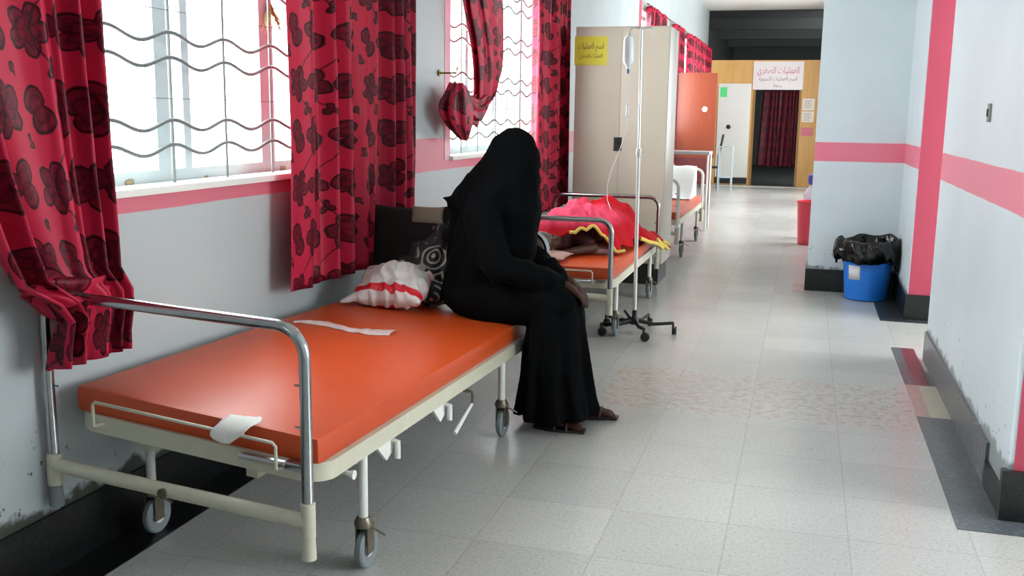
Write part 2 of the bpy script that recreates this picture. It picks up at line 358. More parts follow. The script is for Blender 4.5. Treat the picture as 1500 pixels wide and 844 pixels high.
# windows with glazing and wavy grille
def window(i, a, b, detail):
    sill = MB().box(XL-0.10, XL+0.03, a-0.02, b+0.02, WZ0-0.016, WZ0+0.012)
    r = build('window_%d' % i, sill, SILLW, None, bevel=0.004); tag(r, kind='structure')
    build('window_ledge', MB().box(XL-TH, XL-0.10, a, b, WZ0-0.02, WZ0+0.004), plain('dusty_ledge', (176, 166, 148), 0.7, nz=0.35, scale=9, bump=0.5), r)
    fr = MB(); xf = XL-0.19
    for z in (WZ0+0.005, WZ1-0.05): fr.box(xf, xf+0.05, a, b, z, z+0.05)
    if i == 1: ms = [(a, a+.05), (2.42, 2.5), (3.345, 3.44), (3.52, 3.57), (4.12, 4.24), (b-.05, b)]
    else:
        n = max(2, round((b-a)/0.75)); ms = [(a+(b-a-0.06)*k/n, a+(b-a-0.06)*k/n+0.06) for k in range(n+1)]
    for m0, m1 in ms: fr.box(xf+0.002, xf+0.048, m0, m1, WZ0, WZ1)
    build('window_frame', fr, ALU, r, smooth=None)
    for (p0, p1), (q0, q1) in zip(ms[:-1], ms[1:]):
        if q0-p1 > 0.1: build('pane', MB().box(xf+0.02, xf+0.025, p1, q0, WZ0+0.05, WZ1-0.05), GLASS, r, smooth=None)
    g = MB(); xg = XL-0.05; n6 = 5 if detail < 2 else 8
    ys = 3.31+0.37*math.floor((a-3.31)/0.37)
    y = ys
    while y < b:
        if y > a+0.02: g.tube([(xg, y, WZ0-0.01), (xg, y, WZ1)], 0.0075 if abs(y-3.31) < .01 else 0.0055, n6)
        y += 0.37
    z = 1.22
    z = 1.545-0.325
    while z < WZ1+0.2:
        if WZ0+0.02 < z < WZ1: g.tube([(xg+0.004, a, z), (xg+0.004, b, z)], 0.002, 4)
        for dz in (-0.08, -0.172):
            if WZ0+0.05 < z+dz < WZ1:
                pts = []; k = a
                while k < b:
                    pts.append((xg+0.008, k, z+dz-0.02+0.02*math.cos(2*PI*(k-3.31)/0.37))); k += 0.37/(14 if detail > 1 else 8)
                g.tube(pts, 0.0078, n6)
        z += 0.325
    build('window_grille', g, GRILLE, r)
    return r
for i, (a, b) in enumerate(WIN + REAR_FILL): window(i+1, a, b, 2 if i < 2 else 1)  # the last one is the unseen fill window added behind the camera

# far partition with sign, white door and doorway
YE = Y1
PLY = NT('yellow_plywood'); _p = PLY.pos(); _x, _y, _z = PLY.xyz(_p)
_cv = PLY.n('ShaderNodeMapping'); PLY.L(_p, _cv.inputs[0]); _cv.inputs['Scale'].default_value = (14, 1, 0.8)
PLY.set(Base_Color=PLY.mix(PLY.noise(_cv.outputs[0], 2, 3), lin((196, 146, 78)), lin((226, 182, 112))), Roughness=0.45); PLY = PLY.m
pt = MB(); pt.box(XL, -1.2, YE, YE+0.06, 0, 2.8).box(-0.2, XR, YE, YE+0.06, 0, 2.8).box(-1.2, -0.2, YE, YE+0.06, 2.15, 2.8)
struct('wall_partition', pt, PLY, smooth=None)
d = MB().box(-1.99, -1.27, YE-0.03, YE, 0.17, 2.28); do = struct('door_1', d, WHITE, bevel=0.004)
build('door_handle', MB().lathe([(0.035, -0.02), (0.05, -0.01), (0.05, 0.0), (0.03, 0.01)], (-1.73, YE-0.045, 1.31), 16, 'y'), BLACKR, do)
build('door_sticker', MB().box(-1.955, -1.80, YE-0.034, YE-0.029, 1.98, 2.2), plain('green_sticker', (90, 214, 130), 0.4, nz=0.03), do)
build('kick_plate', MB().box(-1.99, -1.27, YE-0.034, YE, 0.03, 0.16), BLACKR, do)
struct('trim_12', MB().box(-1.22, -1.17, YE-0.02, YE+0.02, 0, 2.15).box(-0.22, -0.17, YE-0.02, YE+0.02, 0, 2.15), plain('door_jamb_wood', (150, 112, 62), 0.5), smooth=None)
struct('trim_13', MB().box(-2.2, XR, YE-0.6, YE-0.45, 0.0, 0.012), plain('pale_threshold', (196, 196, 188), 0.4), smooth=None)

# ================================================================ BEDS
def make_bed(label, root, tilt=0.0, slope=0.0, L=2.57, W=0.91, legy=(0.37, 1.83), top=0.895, mat_top=0.545, wire=True, brackets=True, mx=(-0.42, 0.452), chrome=CHROME):
    h = W/2
    def T(v):
        v = Vector(v); k = (h - v.x)/W
        return Vector((v.x, v.y, v.z + tilt*k - slope*max(0, v.y)))
    def E(v):
        v = Vector(v); return Vector((v.x, v.y, v.z + tilt*0.5*(h - v.x)/W))
    tag(root, label, 'bed', 'hospital beds along the windows')
    mb = MB().box(mx[0], mx[1], 0.075, L-0.07, mat_top-0.085, mat_top)
    me = build('mattress', mb, VINYL, root, tf=T, bevel=0.018)
    # base frame: rounded rectangular rail
    fr = MB(); rad = 0.09; x0, x1, y0, y1 = mx[0]-0.012, mx[1]+0.016, 0.065, L-0.06
    cs = [((x1-rad, y0+rad), -PI/2), ((x1-rad, y1-rad), 0), ((x0+rad, y1-rad), PI/2), ((x0+rad, y0+rad), PI)]
    path = []
    for (cx_, cy_), a0 in cs:
        for q in range(7):
            a = a0 + PI/2*q/6; path.append((cx_, cy_, a))
    zt, zb = mat_top-0.082, mat_top-0.14
    rings = []
    for cx_, cy_, a in path + path[:1]:
        rings.append([Vector((cx_+r_*math.cos(a), cy_+r_*math.sin(a), z_)) for r_, z_ in ((rad, zb), (rad, zt), (rad-0.03, zt), (rad-0.03, zb))])
    fr.loft(rings, cap=False)
    build('bed_frame', fr, CREAM, root, tf=T)
    bs = MB()
    bs.box(x0+.02, x1-.02, 0.12, L-0.1, mat_top-0.095, mat_top-0.088)
    build('bed_base', bs, plain('dark_steel_base', (50, 50, 48), 0.5) if False else STEEL, root, tf=T)
    for yy in legy: build('cross_brace', MB().box(x0+0.02, x1-0.03, yy-0.02, yy+0.02, zb-0.03, zb+0.02), CREAM, root, tf=T)
    for xx in (-0.22, 0.18): build('long_brace', MB().box(xx-0.02, xx+0.02, 0.14, legy[0]+0.3, zb-0.06, zb-0.025), CREAM, root, tf=T)
    # end frames
    for k, yy in enumerate((0.0, L)):
        r = 0.085; xa, xb = -h, h; ti = top + (0.0 if k == 0 else -0.01)
        pts = [(xb, yy, 0.30), (xb, yy, ti-r)] + arc((xb-r, yy, ti-r), r, 0, PI/2, 8)[1:] + arc((xa+r, yy, ti-r), r, PI/2, PI, 8) + [(xa, yy, 0.30)]
        ef = build('end_frame', MB().tube(pts, 0.0175, 14), chrome, root, tf=E)
        for s in (-1, 1):
            build('post_sleeve', MB().tube([(s*h, yy, 0.375), (s*h, yy, 0.372), (s*h, yy, 0.27)], [0.019, 0.0225, 0.0225], 14), CREAM, ef, tf=E)
            build('foot_plug', MB().tube([(s*h, yy, 0.268), (s*h, yy, 0.20)], [0.0205, 0.0235], 14), CREAM if s > 0 else RUBBER, ef, tf=E)
        build('cross_bar', MB().tube([(-h, yy, 0.335), (h, yy, 0.315)], 0.023, 12), CREAM, ef, tf=E)
        for s, z in ((1, 0.725), (1, 0.60), (-1, 0.73), (-1, 0.6)):
            build('pin', MB().tube([(s*h, yy, z), (s*(h-0.034), yy, z)], 0.004, 6), CHROME, ef, tf=E)
        build('bolt', MB().tube([(-0.03, yy-0.03, 0.325), (-0.03, yy+0.02, 0.325)], [0.016, 0.012], 10), STEEL, ef, tf=E)
    if wire:
        g = MB().tube([(-0.31, 0.02, mat_top-0.10), (-0.31, 0.02, mat_top-0.03), (-0.30, 0.02, mat_top-0.02), (0.33, 0.02, mat_top-0.02), (0.34, 0.02, mat_top-0.03), (0.34, 0.02, mat_top-0.10)], 0.0055, 8)
        for xx in (-0.31, 0.34): g.tube([(xx, 0.02, mat_top-0.10), (xx, 0.075, mat_top-0.105)], 0.0055, 8)
        build('wire_guard', g, CREAM, root, tf=T)
        lt = build('latch', MB().box(0.36, 0.43, 0.03, 0.075, mat_top-0.10, mat_top-0.075), CHROME, root, tf=T, bevel=0.004)
        build('latch_rod', MB().tube([(0.2, 0.05, mat_top-0.095), (0.36, 0.05, mat_top-0.09)], 0.012, 8), CHROME, lt, tf=T)
    # legs with castors
    for yy in legy:
        for s in (-1, 1):
            xx = s*(h-0.005) if s > 0 else -h+0.075
            k = (h-xx)/W; zt2 = zb + tilt*k - slope*yy
            lg = build('leg', MB().tube([(xx, yy, 0.165), (xx, yy, zt2+0.01)], 0.0165, 12), WHITE, root)
            cf = MB().tube([(xx, yy, 0.185), (xx, yy, 0.165), (xx, yy, 0.15)], [0.022, 0.032, 0.030], 12)
            for q in (-1, 1): cf.box(xx+q*0.021-0.0025, xx+q*0.021+0.0025, yy-0.015, yy+0.035, 0.055, 0.155)
            cf.tube([(xx+0.03, yy, 0.15), (xx+0.075, yy+0.01, 0.125)], 0.004, 6)
            build('castor_fork', cf, STEEL, lg)
            wz = 0.068
            wh = MB().lathe([(0.030, -0.012), (0.062, -0.014), (0.068, -0.008), (0.068, 0.008), (0.062, 0.014), (0.030, 0.012)], (xx, yy+0.02, wz), 24, 'x')
            build('wheel', wh, RUBBER, lg)
            build('wheel_hub', MB().lathe([(0.012, -0.019), (0.03, -0.014), (0.03, 0.014), (0.012, 0.019)], (xx, yy+0.02, wz), 16, 'x'), WHITE, lg)
    if brackets:
        for yy in (0.56, 1.06):
            b = MB(); xx = x1-0.012
            b.add([(xx, yy-0.10, zb), (xx, yy+0.05, zb), (xx, yy+0.03, zb-0.055), (xx, yy-0.015, zb-0.075), (xx-0.012, yy-0.10, zb), (xx-0.012, yy+0.05, zb), (xx-0.012, yy+0.03, zb-0.055), (xx-0.012, yy-0.015, zb-0.075)],
                  [(0,1,2,3), (7,6,5,4), (0,3,7,4), (1,5,6,2), (3,2,6,7), (0,4,5,1)])
            bo = build('bracket', b, WHITE, root, tf=T)
            build('bracket_peg', MB().tube([(xx-0.01, yy+0.03, zb-0.015), (xx+0.02, yy+0.03, zb-0.015), (xx+0.02, yy+0.03, zb-0.075)], 0.011, 8), WHITE, bo, tf=T)
        kb = MB().tube([(x1-0.04, 0.22, zb-0.005), (x1+0.01, 0.22, zb-0.01), (x1+0.028, 0.22, zb-0.01)], [0.008, 0.010, 0.016], 8)
        build('adjuster_knob', kb, WHITE, root, tf=T)
        c = MB().tube([(x1-0.05, 1.30, zb-0.01), (x1+0.01, 1.31, zb-0.01)], 0.008, 8)
        c.tube([(x1+0.01, 1.31, zb-0.01)] + [(x1+0.01, 1.31+0.045*math.sin(a)-0.0, zb-0.055+0.045*math.cos(a)) for a in (0.4, 0.8, 1.2, 1.6, 2.0)], 0.006, 8)
        ck = build('crank_arm', c, STEEL, root, tf=T)
        build('crank_grip', MB().tube([(x1+0.01, 1.34, zb-0.075), (x1+0.01, 1.14, zb-0.145)], [0.007, 0.010], 8), WHITE, ck, tf=T)
    return root
bed1 = make_bed('nearest hospital bed, empty orange vinyl mattress with a chrome end rail and cream frame', empty('hospital_bed', (-1.79, 2.48, 0), -0.022), 0.085, 0.02, L=2.55)
bed2 = make_bed('hospital bed with a patient under red blanket, in front of the beige cupboard', empty('hospital_bed', (-1.655, 6.38, 0)), 0.0, 0.0, L=2.17, W=0.93, legy=(0.26, 1.8), top=0.83, mat_top=0.505, brackets=False, mx=(-0.44, 0.46))
bed3 = make_bed('farthest hospital bed, behind the beige cupboard, with white sheet at its head', empty('hospital_bed', (-1.70, 10.3, 0)), 0.0, 0.0, L=2.5, W=0.93, legy=(0.5, 2.0), top=0.87, mat_top=0.53, wire=False, brackets=False, mx=(-0.44, 0.46), chrome=WHITE)

# ================================================================ CURTAINS
def curtain(name, label, group, lv, X0, A, nf, seed, cloth=1.5, mat=CURT, tail=None, ny=140, gap=None, axis='y', vo=0.0, cat='curtain'):
    """lv: list of (z, y_left, y_right, X offset, amplitude factor)"""
    rnd = random.Random(seed); ph = [rnd.uniform(0, 6.28) for _ in range(6)]
    zs = []
    for (a, b) in zip(lv[:-1], lv[1:]):
        k = max(2, int(abs(a[0]-b[0])/0.035))
        for q in range(k): zs.append([a[j]+(b[j]-a[j])*q/k for j in range(5)])
    zs.append(list(lv[-1]))
    span = max(b[2]-b[1] for b in lv); clen = span*cloth
    vs, fs, uvs = [], [], []
    for i, (z, yl, yr, dx, am) in enumerate(zs):
        for j in range(ny+1):
            u = j/ny
            # fold profile: rounded pleats of uneven width
            w_ = u*nf + 0.35*math.sin(u*5.1+ph[0]) + 0.25*math.sin(u*11.3+ph[1]+z*0.5)
            f = math.sin(2*PI*w_); f = math.copysign(abs(f)**(0.55 if f > 0 else 1.1), f)
            f2 = 0.35*math.sin(2*PI*(w_*2.3)+ph[2]+z*1.2)
            x = X0 + dx + A*am*(f + f2) ; y = yl + (yr-yl)*u + A*am*0.35*math.cos(2*PI*w_)*(yr-yl)/span
            zz = z
            if i == len(zs)-1: zz += 0.012*math.sin(w_*6.28)
            p = (x, y, zz) if axis == 'y' else (y, x, zz)
            vs.append(p); uvs.append((u*clen, z+vo))
    for i in range(len(zs)-1):
        for j in range(ny):
            a = i*(ny+1)+j; fs.append((a, a+1, a+ny+2, a+ny+1))
    me = bpy.data.meshes.new(name); me.from_pydata(vs, [], fs)
    uvl = me.uv_layers.new(name='UVMap')
    for p in me.polygons:
        for li in p.loop_indices: uvl.data[li].uv = uvs[me.loops[li].vertex_index]
    o = link(name, me, mat, None, 180)
    s = o.modifiers.new('thick', 'SOLIDIFY'); s.thickness = 0.003
    return tag(o, label, cat, group)
G1 = 'floral curtains at the corridor windows'

ct = 3.02
curtain('curtain', 'crimson floral curtain at far left, gathered low over the nearest bed rail', G1,
    [(ct, 1.85, 2.76, 0, .9), (1.9, 2.00, 2.77, 0, 1), (1.35, 2.12, 2.755, .01, 1), (1.12, 2.20, 2.745, .02, .95), (1.0, 2.26, 2.74, .03, .8), (0.93, 2.36, 2.735, .07, .75), (0.87, 2.41, 2.73, .065, .8), (0.79, 2.41, 2.73, .04, .95), (0.715, 2.40, 2.73, 0.03, 1.1)],
    XL+0.09, 0.050, 4.6, 3, 1.6)
curtain('curtain', 'crimson floral curtain hanging full length behind the near bed, right of the nearest window', G1,
    [(ct, 3.93, 5.44, 0, .9), (1.4, 3.92, 5.43, 0, 1), (0.70, 3.88, 5.41, 0, 1.05)], XL+0.085, 0.052, 6.2, 9, 1.35, vo=0.1)
curtain('curtain', 'backlit crimson floral curtain hanging just left of the beige cupboard', G1,
    [(ct, 8.12, 9.25, 0, .9), (1.4, 8.13, 9.25, 0, 1), (0.66, 8.16, 9.25, 0, 1.1)], XL+0.07, 0.036, 6.4, 21, 1.35, vo=0.2)
curtain('curtain', 'floral curtain above the cupboard top, left of the narrow bright gap', G1,
    [(ct, 14.1, 15.6, 0, .9), (0.7, 14.1, 15.6, 0, 1)], XL+0.08, 0.05, 7.4, 31, 1.35, ny=90)
curtain('curtain', 'floral curtain between the two bright gaps beyond the cupboard', G1,
    [(ct, 16.85, 18.0, 0, .9), (0.7, 16.85, 18.0, 0, 1)], XL+0.08, 0.05, 6.4, 35, 1.35, ny=90)
curtain('curtain', 'broad floral curtain above the brown wooden board, second from the far end', G1,
    [(ct, 18.8, 21.3, 0, .9), (0.7, 18.8, 21.3, 0, 1)], XL+0.09, 0.06, 8.4, 37, 1.3, ny=90)
curtain('curtain', 'narrow floral curtain nearest the yellow partition', G1,
    [(ct, 21.5, 23.0, 0, .9), (0.9, 21.5, 23.0, 0, 1)], XL+0.08, 0.05, 6.4, 39, 1.3, ny=90)
curtain('curtain', 'maroon curtain hanging in the dark doorway under the white sign', 'curtain in the far doorway',
    [(2.13, -1.0, -0.21, 0, 1), (0.44, -1.06, -0.21, 0, 1)], YE+0.10, 0.022, 8, 41, 1.3, mat=CURTD, axis='x', ny=80)
for k, (a, b) in enumerate(WIN):
    if True:
        rod = MB().tube([(XL+0.08, a-0.3 if k != 2 else a, 3.03), (XL+0.08, min(b+0.3, 23.2), 3.03)], 0.012, 8)
        tag(build('curtain_rod', rod, STEEL), ['curtain rod over the nearest window', 'curtain rod over the window with the tied-back curtain', 'curtain rod over the first window past the cupboard', 'curtain rod over the second window past the cupboard', 'curtain rod over the window nearest the yellow partition'][k], 'curtain rod', 'curtain rods')

# tied-back curtain of the second window, swept up to a wall hook, tail hanging as a gathered bunch
def ribbon(name, path, mat, parent=None, n=64, folds=9, seed=1, amp=0.16, clen=1.0):
    """path rows: centre (x, y, z), half width, half depth, width direction angle (in the yz plane)"""
    P = []
    from math import floor
    K = 14
    for i in range(len(path)-1):
        p0 = path[max(i-1, 0)]; p1 = path[i]; p2 = path[i+1]; p3 = path[min(i+2, len(path)-1)]
        for q in range(K):
            t = q/K; P.append([0.5*((2*b)+(-a+c)*t+(2*a-5*b+4*c-d_)*t*t+(-a+3*b-3*c+d_)*t**3) for a, b, c, d_ in zip(p0, p1, p2, p3)])
    P.append(list(path[-1])); rnd = random.Random(seed); ph = [rnd.uniform(0, 6) for _ in range(4)]
    vs, fs, uvs = [], [], []; s = 0
    for i, (x, y, z, wd, dp, ang) in enumerate(P):
        if i: s += math.dist(P[i][:3], P[i-1][:3])
        wdir = Vector((0, math.cos(ang), math.sin(ang))); ddir = Vector((1, 0, 0))
        for j in range(n+1):
            a = 2*PI*j/n; k = 1 + amp*math.sin(folds*a+ph[0]+0.8*math.sin(i*0.05)) + amp*0.5*math.sin((folds+4)*a+ph[1]+i*0.03)
            v = Vector((x, y, z)) + wdir*(wd*k*math.cos(a)) + ddir*(dp*k*math.sin(a))
            vs.append(v); uvs.append((j/n*clen, s))
    m = n+1
    for i in range(len(P)-1):
        for j in range(n): fs.append((i*m+j, i*m+j+1, (i+1)*m+j+1, (i+1)*m+j))
    fs.append(tuple(range(n))); fs.append(tuple((len(P)-1)*m+j for j in range(n)))
    me = bpy.data.meshes.new(name); me.from_pydata([tuple(v) for v in vs], [], fs)
    uvl = me.uv_layers.new(name='UVMap')
    for p in me.polygons:
        for li in p.loop_indices: uvl.data[li].uv = uvs[me.loops[li].vertex_index]
    return link(name, me, mat, parent, 180)
tb = empty('curtain', (XL+0.06, 6.5, 1.4)); tag(tb, 'dark crimson floral curtain swept back and bunched at a hook beside the seated woman', 'curtain', G1)
xx = XL+0.10
r1 = ribbon('drape', [(xx, 6.35, 3.0, .50, .035, 0), (xx, 6.55, 2.6, .44, .04, 0), (xx, 6.70, 2.2, .34, .05, 0), (xx+.01, 6.76, 1.85, .25, .055, 0.05), (xx+.01, 6.68, 1.63, .19, .06, 0.5), (xx+.01, 6.47, 1.53, .10, .055, 1.3), (xx+.01, 6.25, 1.57, .07, .05, 1.9), (xx+.01, 6.08, 1.67, .045, .04, 2.2)], CURT, None, seed=4, clen=1.3)
r2_ = ribbon('tail', [(xx+.02, 6.05, 1.70, .035, .04, 0.15), (xx+.02, 6.06, 1.65, .12, .055, 0.1), (xx+.02, 6.07, 1.57, .205, .065, 0.0), (xx+.02, 6.09, 1.49, .215, .06, -0.05), (xx+.02, 6.14, 1.40, .15, .045, -0.1), (xx+.02, 6.22, 1.335, .04, .02, -0.1)], CURT, None, folds=7, seed=8, clen=0.8)
for o in (r1, r2_):
    o.parent = tb; o.matrix_parent_inverse = Matrix.Translation(-tb.location)
hk = MB().tube([(XL, 6.06, 1.76), (XL+0.12, 6.06, 1.76), (XL+0.13, 6.06, 1.80)], 0.006, 8).lathe([(0.02, 0), (0.02, 0.01)], (XL, 6.06, 1.76), 12, 'x')
tag(build('curtain_hook', hk, plain('brass', (140, 110, 50), 0.4, 0.8)), 'small brass hook on the wall holding the swept-back curtain', 'hook')

cur0 = bpy.data.objects['curtain']
kx = XL+0.12
kn = ribbon('knot', [(kx-.02, 2.36, 0.965, .025, .03, PI/2), (kx, 2.40, 0.955, .055, .05, PI/2), (kx+.01, 2.46, 0.93, .075, .062, PI/2), (kx+.01, 2.56, 0.925, .065, .055, PI/2), (kx, 2.66, 0.95, .035, .035, PI/2)], CURT, cur0, folds=6, seed=12, amp=0.2, clen=0.6)

# ================================================================ SEATED WOMAN
wm = empty('person', (-1.35, 4.62, 0.0)); tag(wm, 'seated person in a black abaya and headscarf on the edge of the nearest bed', 'person')
def W(mb): return mb
def limb(mb, pts, rs, n=14):
    for i in range(len(pts)-1): mb.cap(pts[i], pts[i+1], rs[i], rs[i+1], n)
def hand(mb, wr, d, side, pal, s=1.0, curl=0.6):
    """wrist, finger direction, thumb side direction, palm-facing normal"""
    d, side, pal = Vector(d).normalized(), Vector(side).normalized(), Vector(pal).normalized(); wr = Vector(wr)
    for k in (-1, 0, 1): mb.cap(wr+side*0.012*k*s, wr+d*0.075*s+side*0.024*k*s, 0.017*s, 0.013*s, 10)
    for k, ln in ((1.5, 0.070), (0.5, 0.078), (-0.5, 0.072), (-1.5, 0.058)):
        p = wr+d*0.08*s+side*0.019*k*s; dd = d.copy(); r = 0.0088*s
        for q, f in enumerate((0.45, 0.32, 0.23)):
            dd = (dd + pal*curl*(0.5+0.4*q)).normalized(); p2 = p+dd*ln*f*s; mb.cap(p, p2, r, r*0.92, 8); p = p2; r *= 0.92
    p = wr+d*0.02*s+side*0.026*s; dd = (d*0.7+side*0.7).normalized(); p2 = p+dd*0.04*s; mb.cap(p, p2, 0.011*s, 0.0095*s, 8); dd = (dd+pal*0.5+d*0.4).normalized(); mb.cap(p2, p2+dd*0.032*s, 0.0095*s, 0.008*s, 8)
def head(mb, c, face, up, s=1.0):
    c = Vector(c); f = Vector(face).normalized(); u = Vector(up).normalized(); u = (u-f*u.dot(f)).normalized(); l = u.cross(f)
    R = Matrix((( f.x, l.x, u.x), (f.y, l.y, u.y), (f.z, l.z, u.z)))
    def E(o, r):
        t = MB().ell((0,0,0), r, n=18, m=12)
        mb.add([R @ (Vector(v)+Vector(o))*1.0 + c for v in t.v], t.f)
    E((-0.005*s, 0, 0.03*s), (0.093*s, 0.074*s, 0.085*s)); E((0.02*s, 0, -0.03*s), (0.07*s, 0.058*s, 0.085*s)); E((0.058*s, 0, -0.092*s), (0.024*s, 0.026*s, 0.020*s))
    E((0.095*s, 0, -0.028*s), (0.018*s, 0.013*s, 0.014*s)); E((0.088*s, 0, -0.005*s), (0.013*s, 0.009*s, 0.026*s)); E((0.078*s, 0, 0.024*s), (0.014*s, 0.05*s, 0.010*s))
    E((0.080*s, 0, -0.060*s), (0.014*s, 0.024*s, 0.006*s)); E((0.078*s, 0, -0.070*s), (0.013*s, 0.020*s, 0.006*s))
    for q in (-1, 1):
        E((-0.005*s, q*0.076*s, -0.012*s), (0.016*s, 0.008*s, 0.028*s)); E((0.062*s, q*0.034*s, -0.03*s), (0.022*s, 0.018*s, 0.018*s)); E((0.070*s, q*0.030*s, 0.005*s), (0.012*s, 0.012*s, 0.009*s))
wl = lambda x, y, z: (x+1.35, y-4.62, z)
b = MB(); yc = 4.62
b.ell(wl(-1.50, yc, 0.63), (0.14, 0.17, 0.12)); b.cap(wl(-1.50, yc, 0.66), wl(-1.47, yc, 0.95), 0.12, 0.125)
b.ell(wl(-1.46, yc, 1.02), (0.10, 0.17, 0.09)); b.cap(wl(-1.43, yc, 1.08), wl(-1.38, yc, 1.22), 0.048, 0.046)
head(b, wl(-1.345, yc+0.005, 1.325), (0.93, 0.30, -0.22), (0.25, 0, 1), 1.0)
for s in (-1, 1):
    limb(b, [wl(-1.46, yc+s*0.17, 1.05), wl(-1.36, yc+s*0.21, 0.80), wl(-1.13, yc+s*0.10, 0.72), wl(-1.07, yc+s*0.06, 0.70)], [0.05, 0.038, 0.027, 0.024])
    hand(b, wl(-1.06, yc+s*0.05, 0.70), (0.75, -s*0.2, -0.6), (0, -s, 0), (-0.3, 0, -1), 0.95, 0.5)
    limb(b, [wl(-1.45, yc+s*0.09, 0.60), wl(-1.08, yc+s*0.10, 0.60)], [0.085, 0.06])
    ax = (-1.13, -1.02)[s > 0]
    limb(b, [wl(-1.08, yc+s*0.10, 0.585), wl(ax, yc+s*0.11, 0.10)], [0.058, 0.036])
    ft = (0.9, 0.25*s, 0)
    for k in (-1, 0, 1): b.cap(wl(ax-0.02, yc+s*0.11+k*0.012, 0.05), wl(ax+0.15, yc+s*0.13+k*0.024, 0.028), 0.03, 0.014, 10)
    for k in range(5): b.cap(wl(ax+0.145, yc+s*0.13+(k-2)*0.016, 0.026), wl(ax+0.18-abs(k-1.5)*0.006, yc+s*0.13+(k-2)*0.017, 0.022), 0.010, 0.008, 8)
body = remeshed('body', b, SKIN, wm, 0.006, 4)
def fold(co, n, A=0.008, fx=16, seed=0.0):
    q = mnoise.noise(Vector((co.x*5+seed, co.y*5, co.z*1.6))); r = mnoise.noise(Vector((co.x*fx, co.y*fx, co.z*4+seed)))
    rd = 1-abs(mnoise.noise(Vector((co.x*fx*0.7+q, co.y*fx*0.7, co.z*3.0+seed*2))))*3.0
    return co + n*(A*(1.2*q + 0.8*r + 0.9*max(-0.5, rd)))
# abaya: torso, sleeves, lap
a = MB()
a.ell(wl(-1.505, yc, 0.635), (0.195, 0.25, 0.125)); a.cap(wl(-1.525, yc, 0.66), wl(-1.485, yc, 0.98), 0.17, 0.15, 20)
for s in (-1, 1):
    a.cap(wl(-1.53, yc+s*0.06, 0.66), wl(-1.475, yc+s*0.08, 1.02), 0.15, 0.115, 18)
    limb(a, [wl(-1.46, yc+s*0.17, 1.04), wl(-1.35, yc+s*0.225, 0.80), wl(-1.15, yc+s*0.10, 0.72), wl(-1.11, yc+s*0.07, 0.705)], [0.085, 0.075, 0.058, 0.045])
    a.cap(wl(-1.46, yc+s*0.09, 0.605), wl(-1.10, yc+s*0.10, 0.605), 0.12, 0.095, 18)
a.cap(wl(-1.46, yc, 0.62), wl(-1.10, yc, 0.615), 0.12, 0.095, 18)
# skirt
rings = []
for z, cx_, hx, hy in ((0.66, -1.13, 0.08, 0.14), (0.62, -1.125, 0.125, 0.19), (0.52, -1.12, 0.135, 0.215), (0.40, -1.12, 0.145, 0.225), (0.25, -1.12, 0.16, 0.235), (0.13, -1.115, 0.18, 0.25), (0.075, -1.11, 0.192, 0.262), (0.06, -1.11, 0.192, 0.262)):
    rg = []
    for k in range(96):
        t = 2*PI*k/96; am = 0.09*min(1, (0.66-z)/0.45); q = 1+am*math.sin(9*t+1.0)+am*0.5*math.sin(15*t+z*3)
        rg.append(Vector(wl(cx_+hx*q*math.cos(t), yc+hy*q*math.sin(t), z + (0.012*math.sin(5*t) if z < 0.1 else 0))))
    rings.append(rg)
a.loft(rings)
ab = remeshed('abaya', a, BLACKCLOTH, wm, 0.0085, 5, lambda c, n: fold(c, n, 0.010 if c.z > 0.62 else 0.005, 13))
# headscarf: over head, falling over shoulders and back, with a pointed corner behind
h_ = MB()
h_.ell(wl(-1.35, yc+0.005, 1.337), (0.108, 0.10, 0.105), (0, 0.25, 0)); h_.ell(wl(-1.325, yc+0.01, 1.28), (0.105, 0.098, 0.12))
h_.cap(wl(-1.375, yc, 1.32), wl(-1.44, yc, 1.12), 0.105, 0.15, 20); h_.cap(wl(-1.34, yc, 1.26), wl(-1.39, yc, 1.06), 0.115, 0.15, 20)
for s in (-1, 1):
    h_.cap(wl(-1.38, yc+s*0.02, 1.25), wl(-1.46, yc+s*0.155, 1.03), 0.09, 0.085, 16); h_.cap(wl(-1.46, yc+s*0.15, 1.03), wl(-1.43, yc+s*0.17, 0.86), 0.09, 0.085, 16)
h_.cap(wl(-1.44, yc, 1.18), wl(-1.58, yc, 0.99), 0.10, 0.10, 18); h_.cap(wl(-1.58, yc, 1.0), wl(-1.60, yc, 0.74), 0.10, 0.085, 18)
h_.cap(wl(-1.40, yc-0.01, 1.28), wl(-1.56, yc-0.06, 1.09), 0.09, 0.085, 16); h_.cap(wl(-1.50, yc-0.05, 1.12), wl(-1.625, yc-0.08, 1.075), 0.085, 0.035, 14); h_.cap(wl(-1.60, yc-0.08, 1.085), wl(-1.675, yc-0.09, 1.10), 0.035, 0.010, 10)
h_.cap(wl(-1.36, yc, 1.05), wl(-1.37, yc, 0.86), 0.15, 0.13, 18)
remeshed('headscarf', h_, BLACKCLOTH, wm, 0.0085, 5, lambda c, n: fold(c, n, 0.003 if c.z > 1.22 else 0.011, 11, 3.0))
for s in (-1, 1):
    ax = (-1.13, -1.02)[s > 0]; sh = MB()
    rings = []
    for k in range(13):
        t = k/12; x_ = ax-0.06+0.255*t; wd = 0.030+0.020*math.sin(PI*min(1, t*1.15))*(1 if t < .95 else .8)
        rings.append([Vector(wl(x_, yc+s*(0.11+0.025*t)+q*wd, z_)) for q, z_ in ((-1, 0.001), (-1, 0.016), (1, 0.016), (1, 0.001))])
    sh.loft(rings)
    so = build('sandal', sh, SANDAL, wm, bevel=0.003)
    st = MB(); yy = yc+s*0.125
    for x_ in (ax+0.05, ax+0.11): st.tube([Vector(wl(x_, yy, 0.0)) + Vector((0, 0.048*math.cos(t), 0.012+0.045*math.sin(t))) for t in [PI*k/10 for k in range(11)]], 0.007, 6)
    build('strap', st, SANDAL, so)

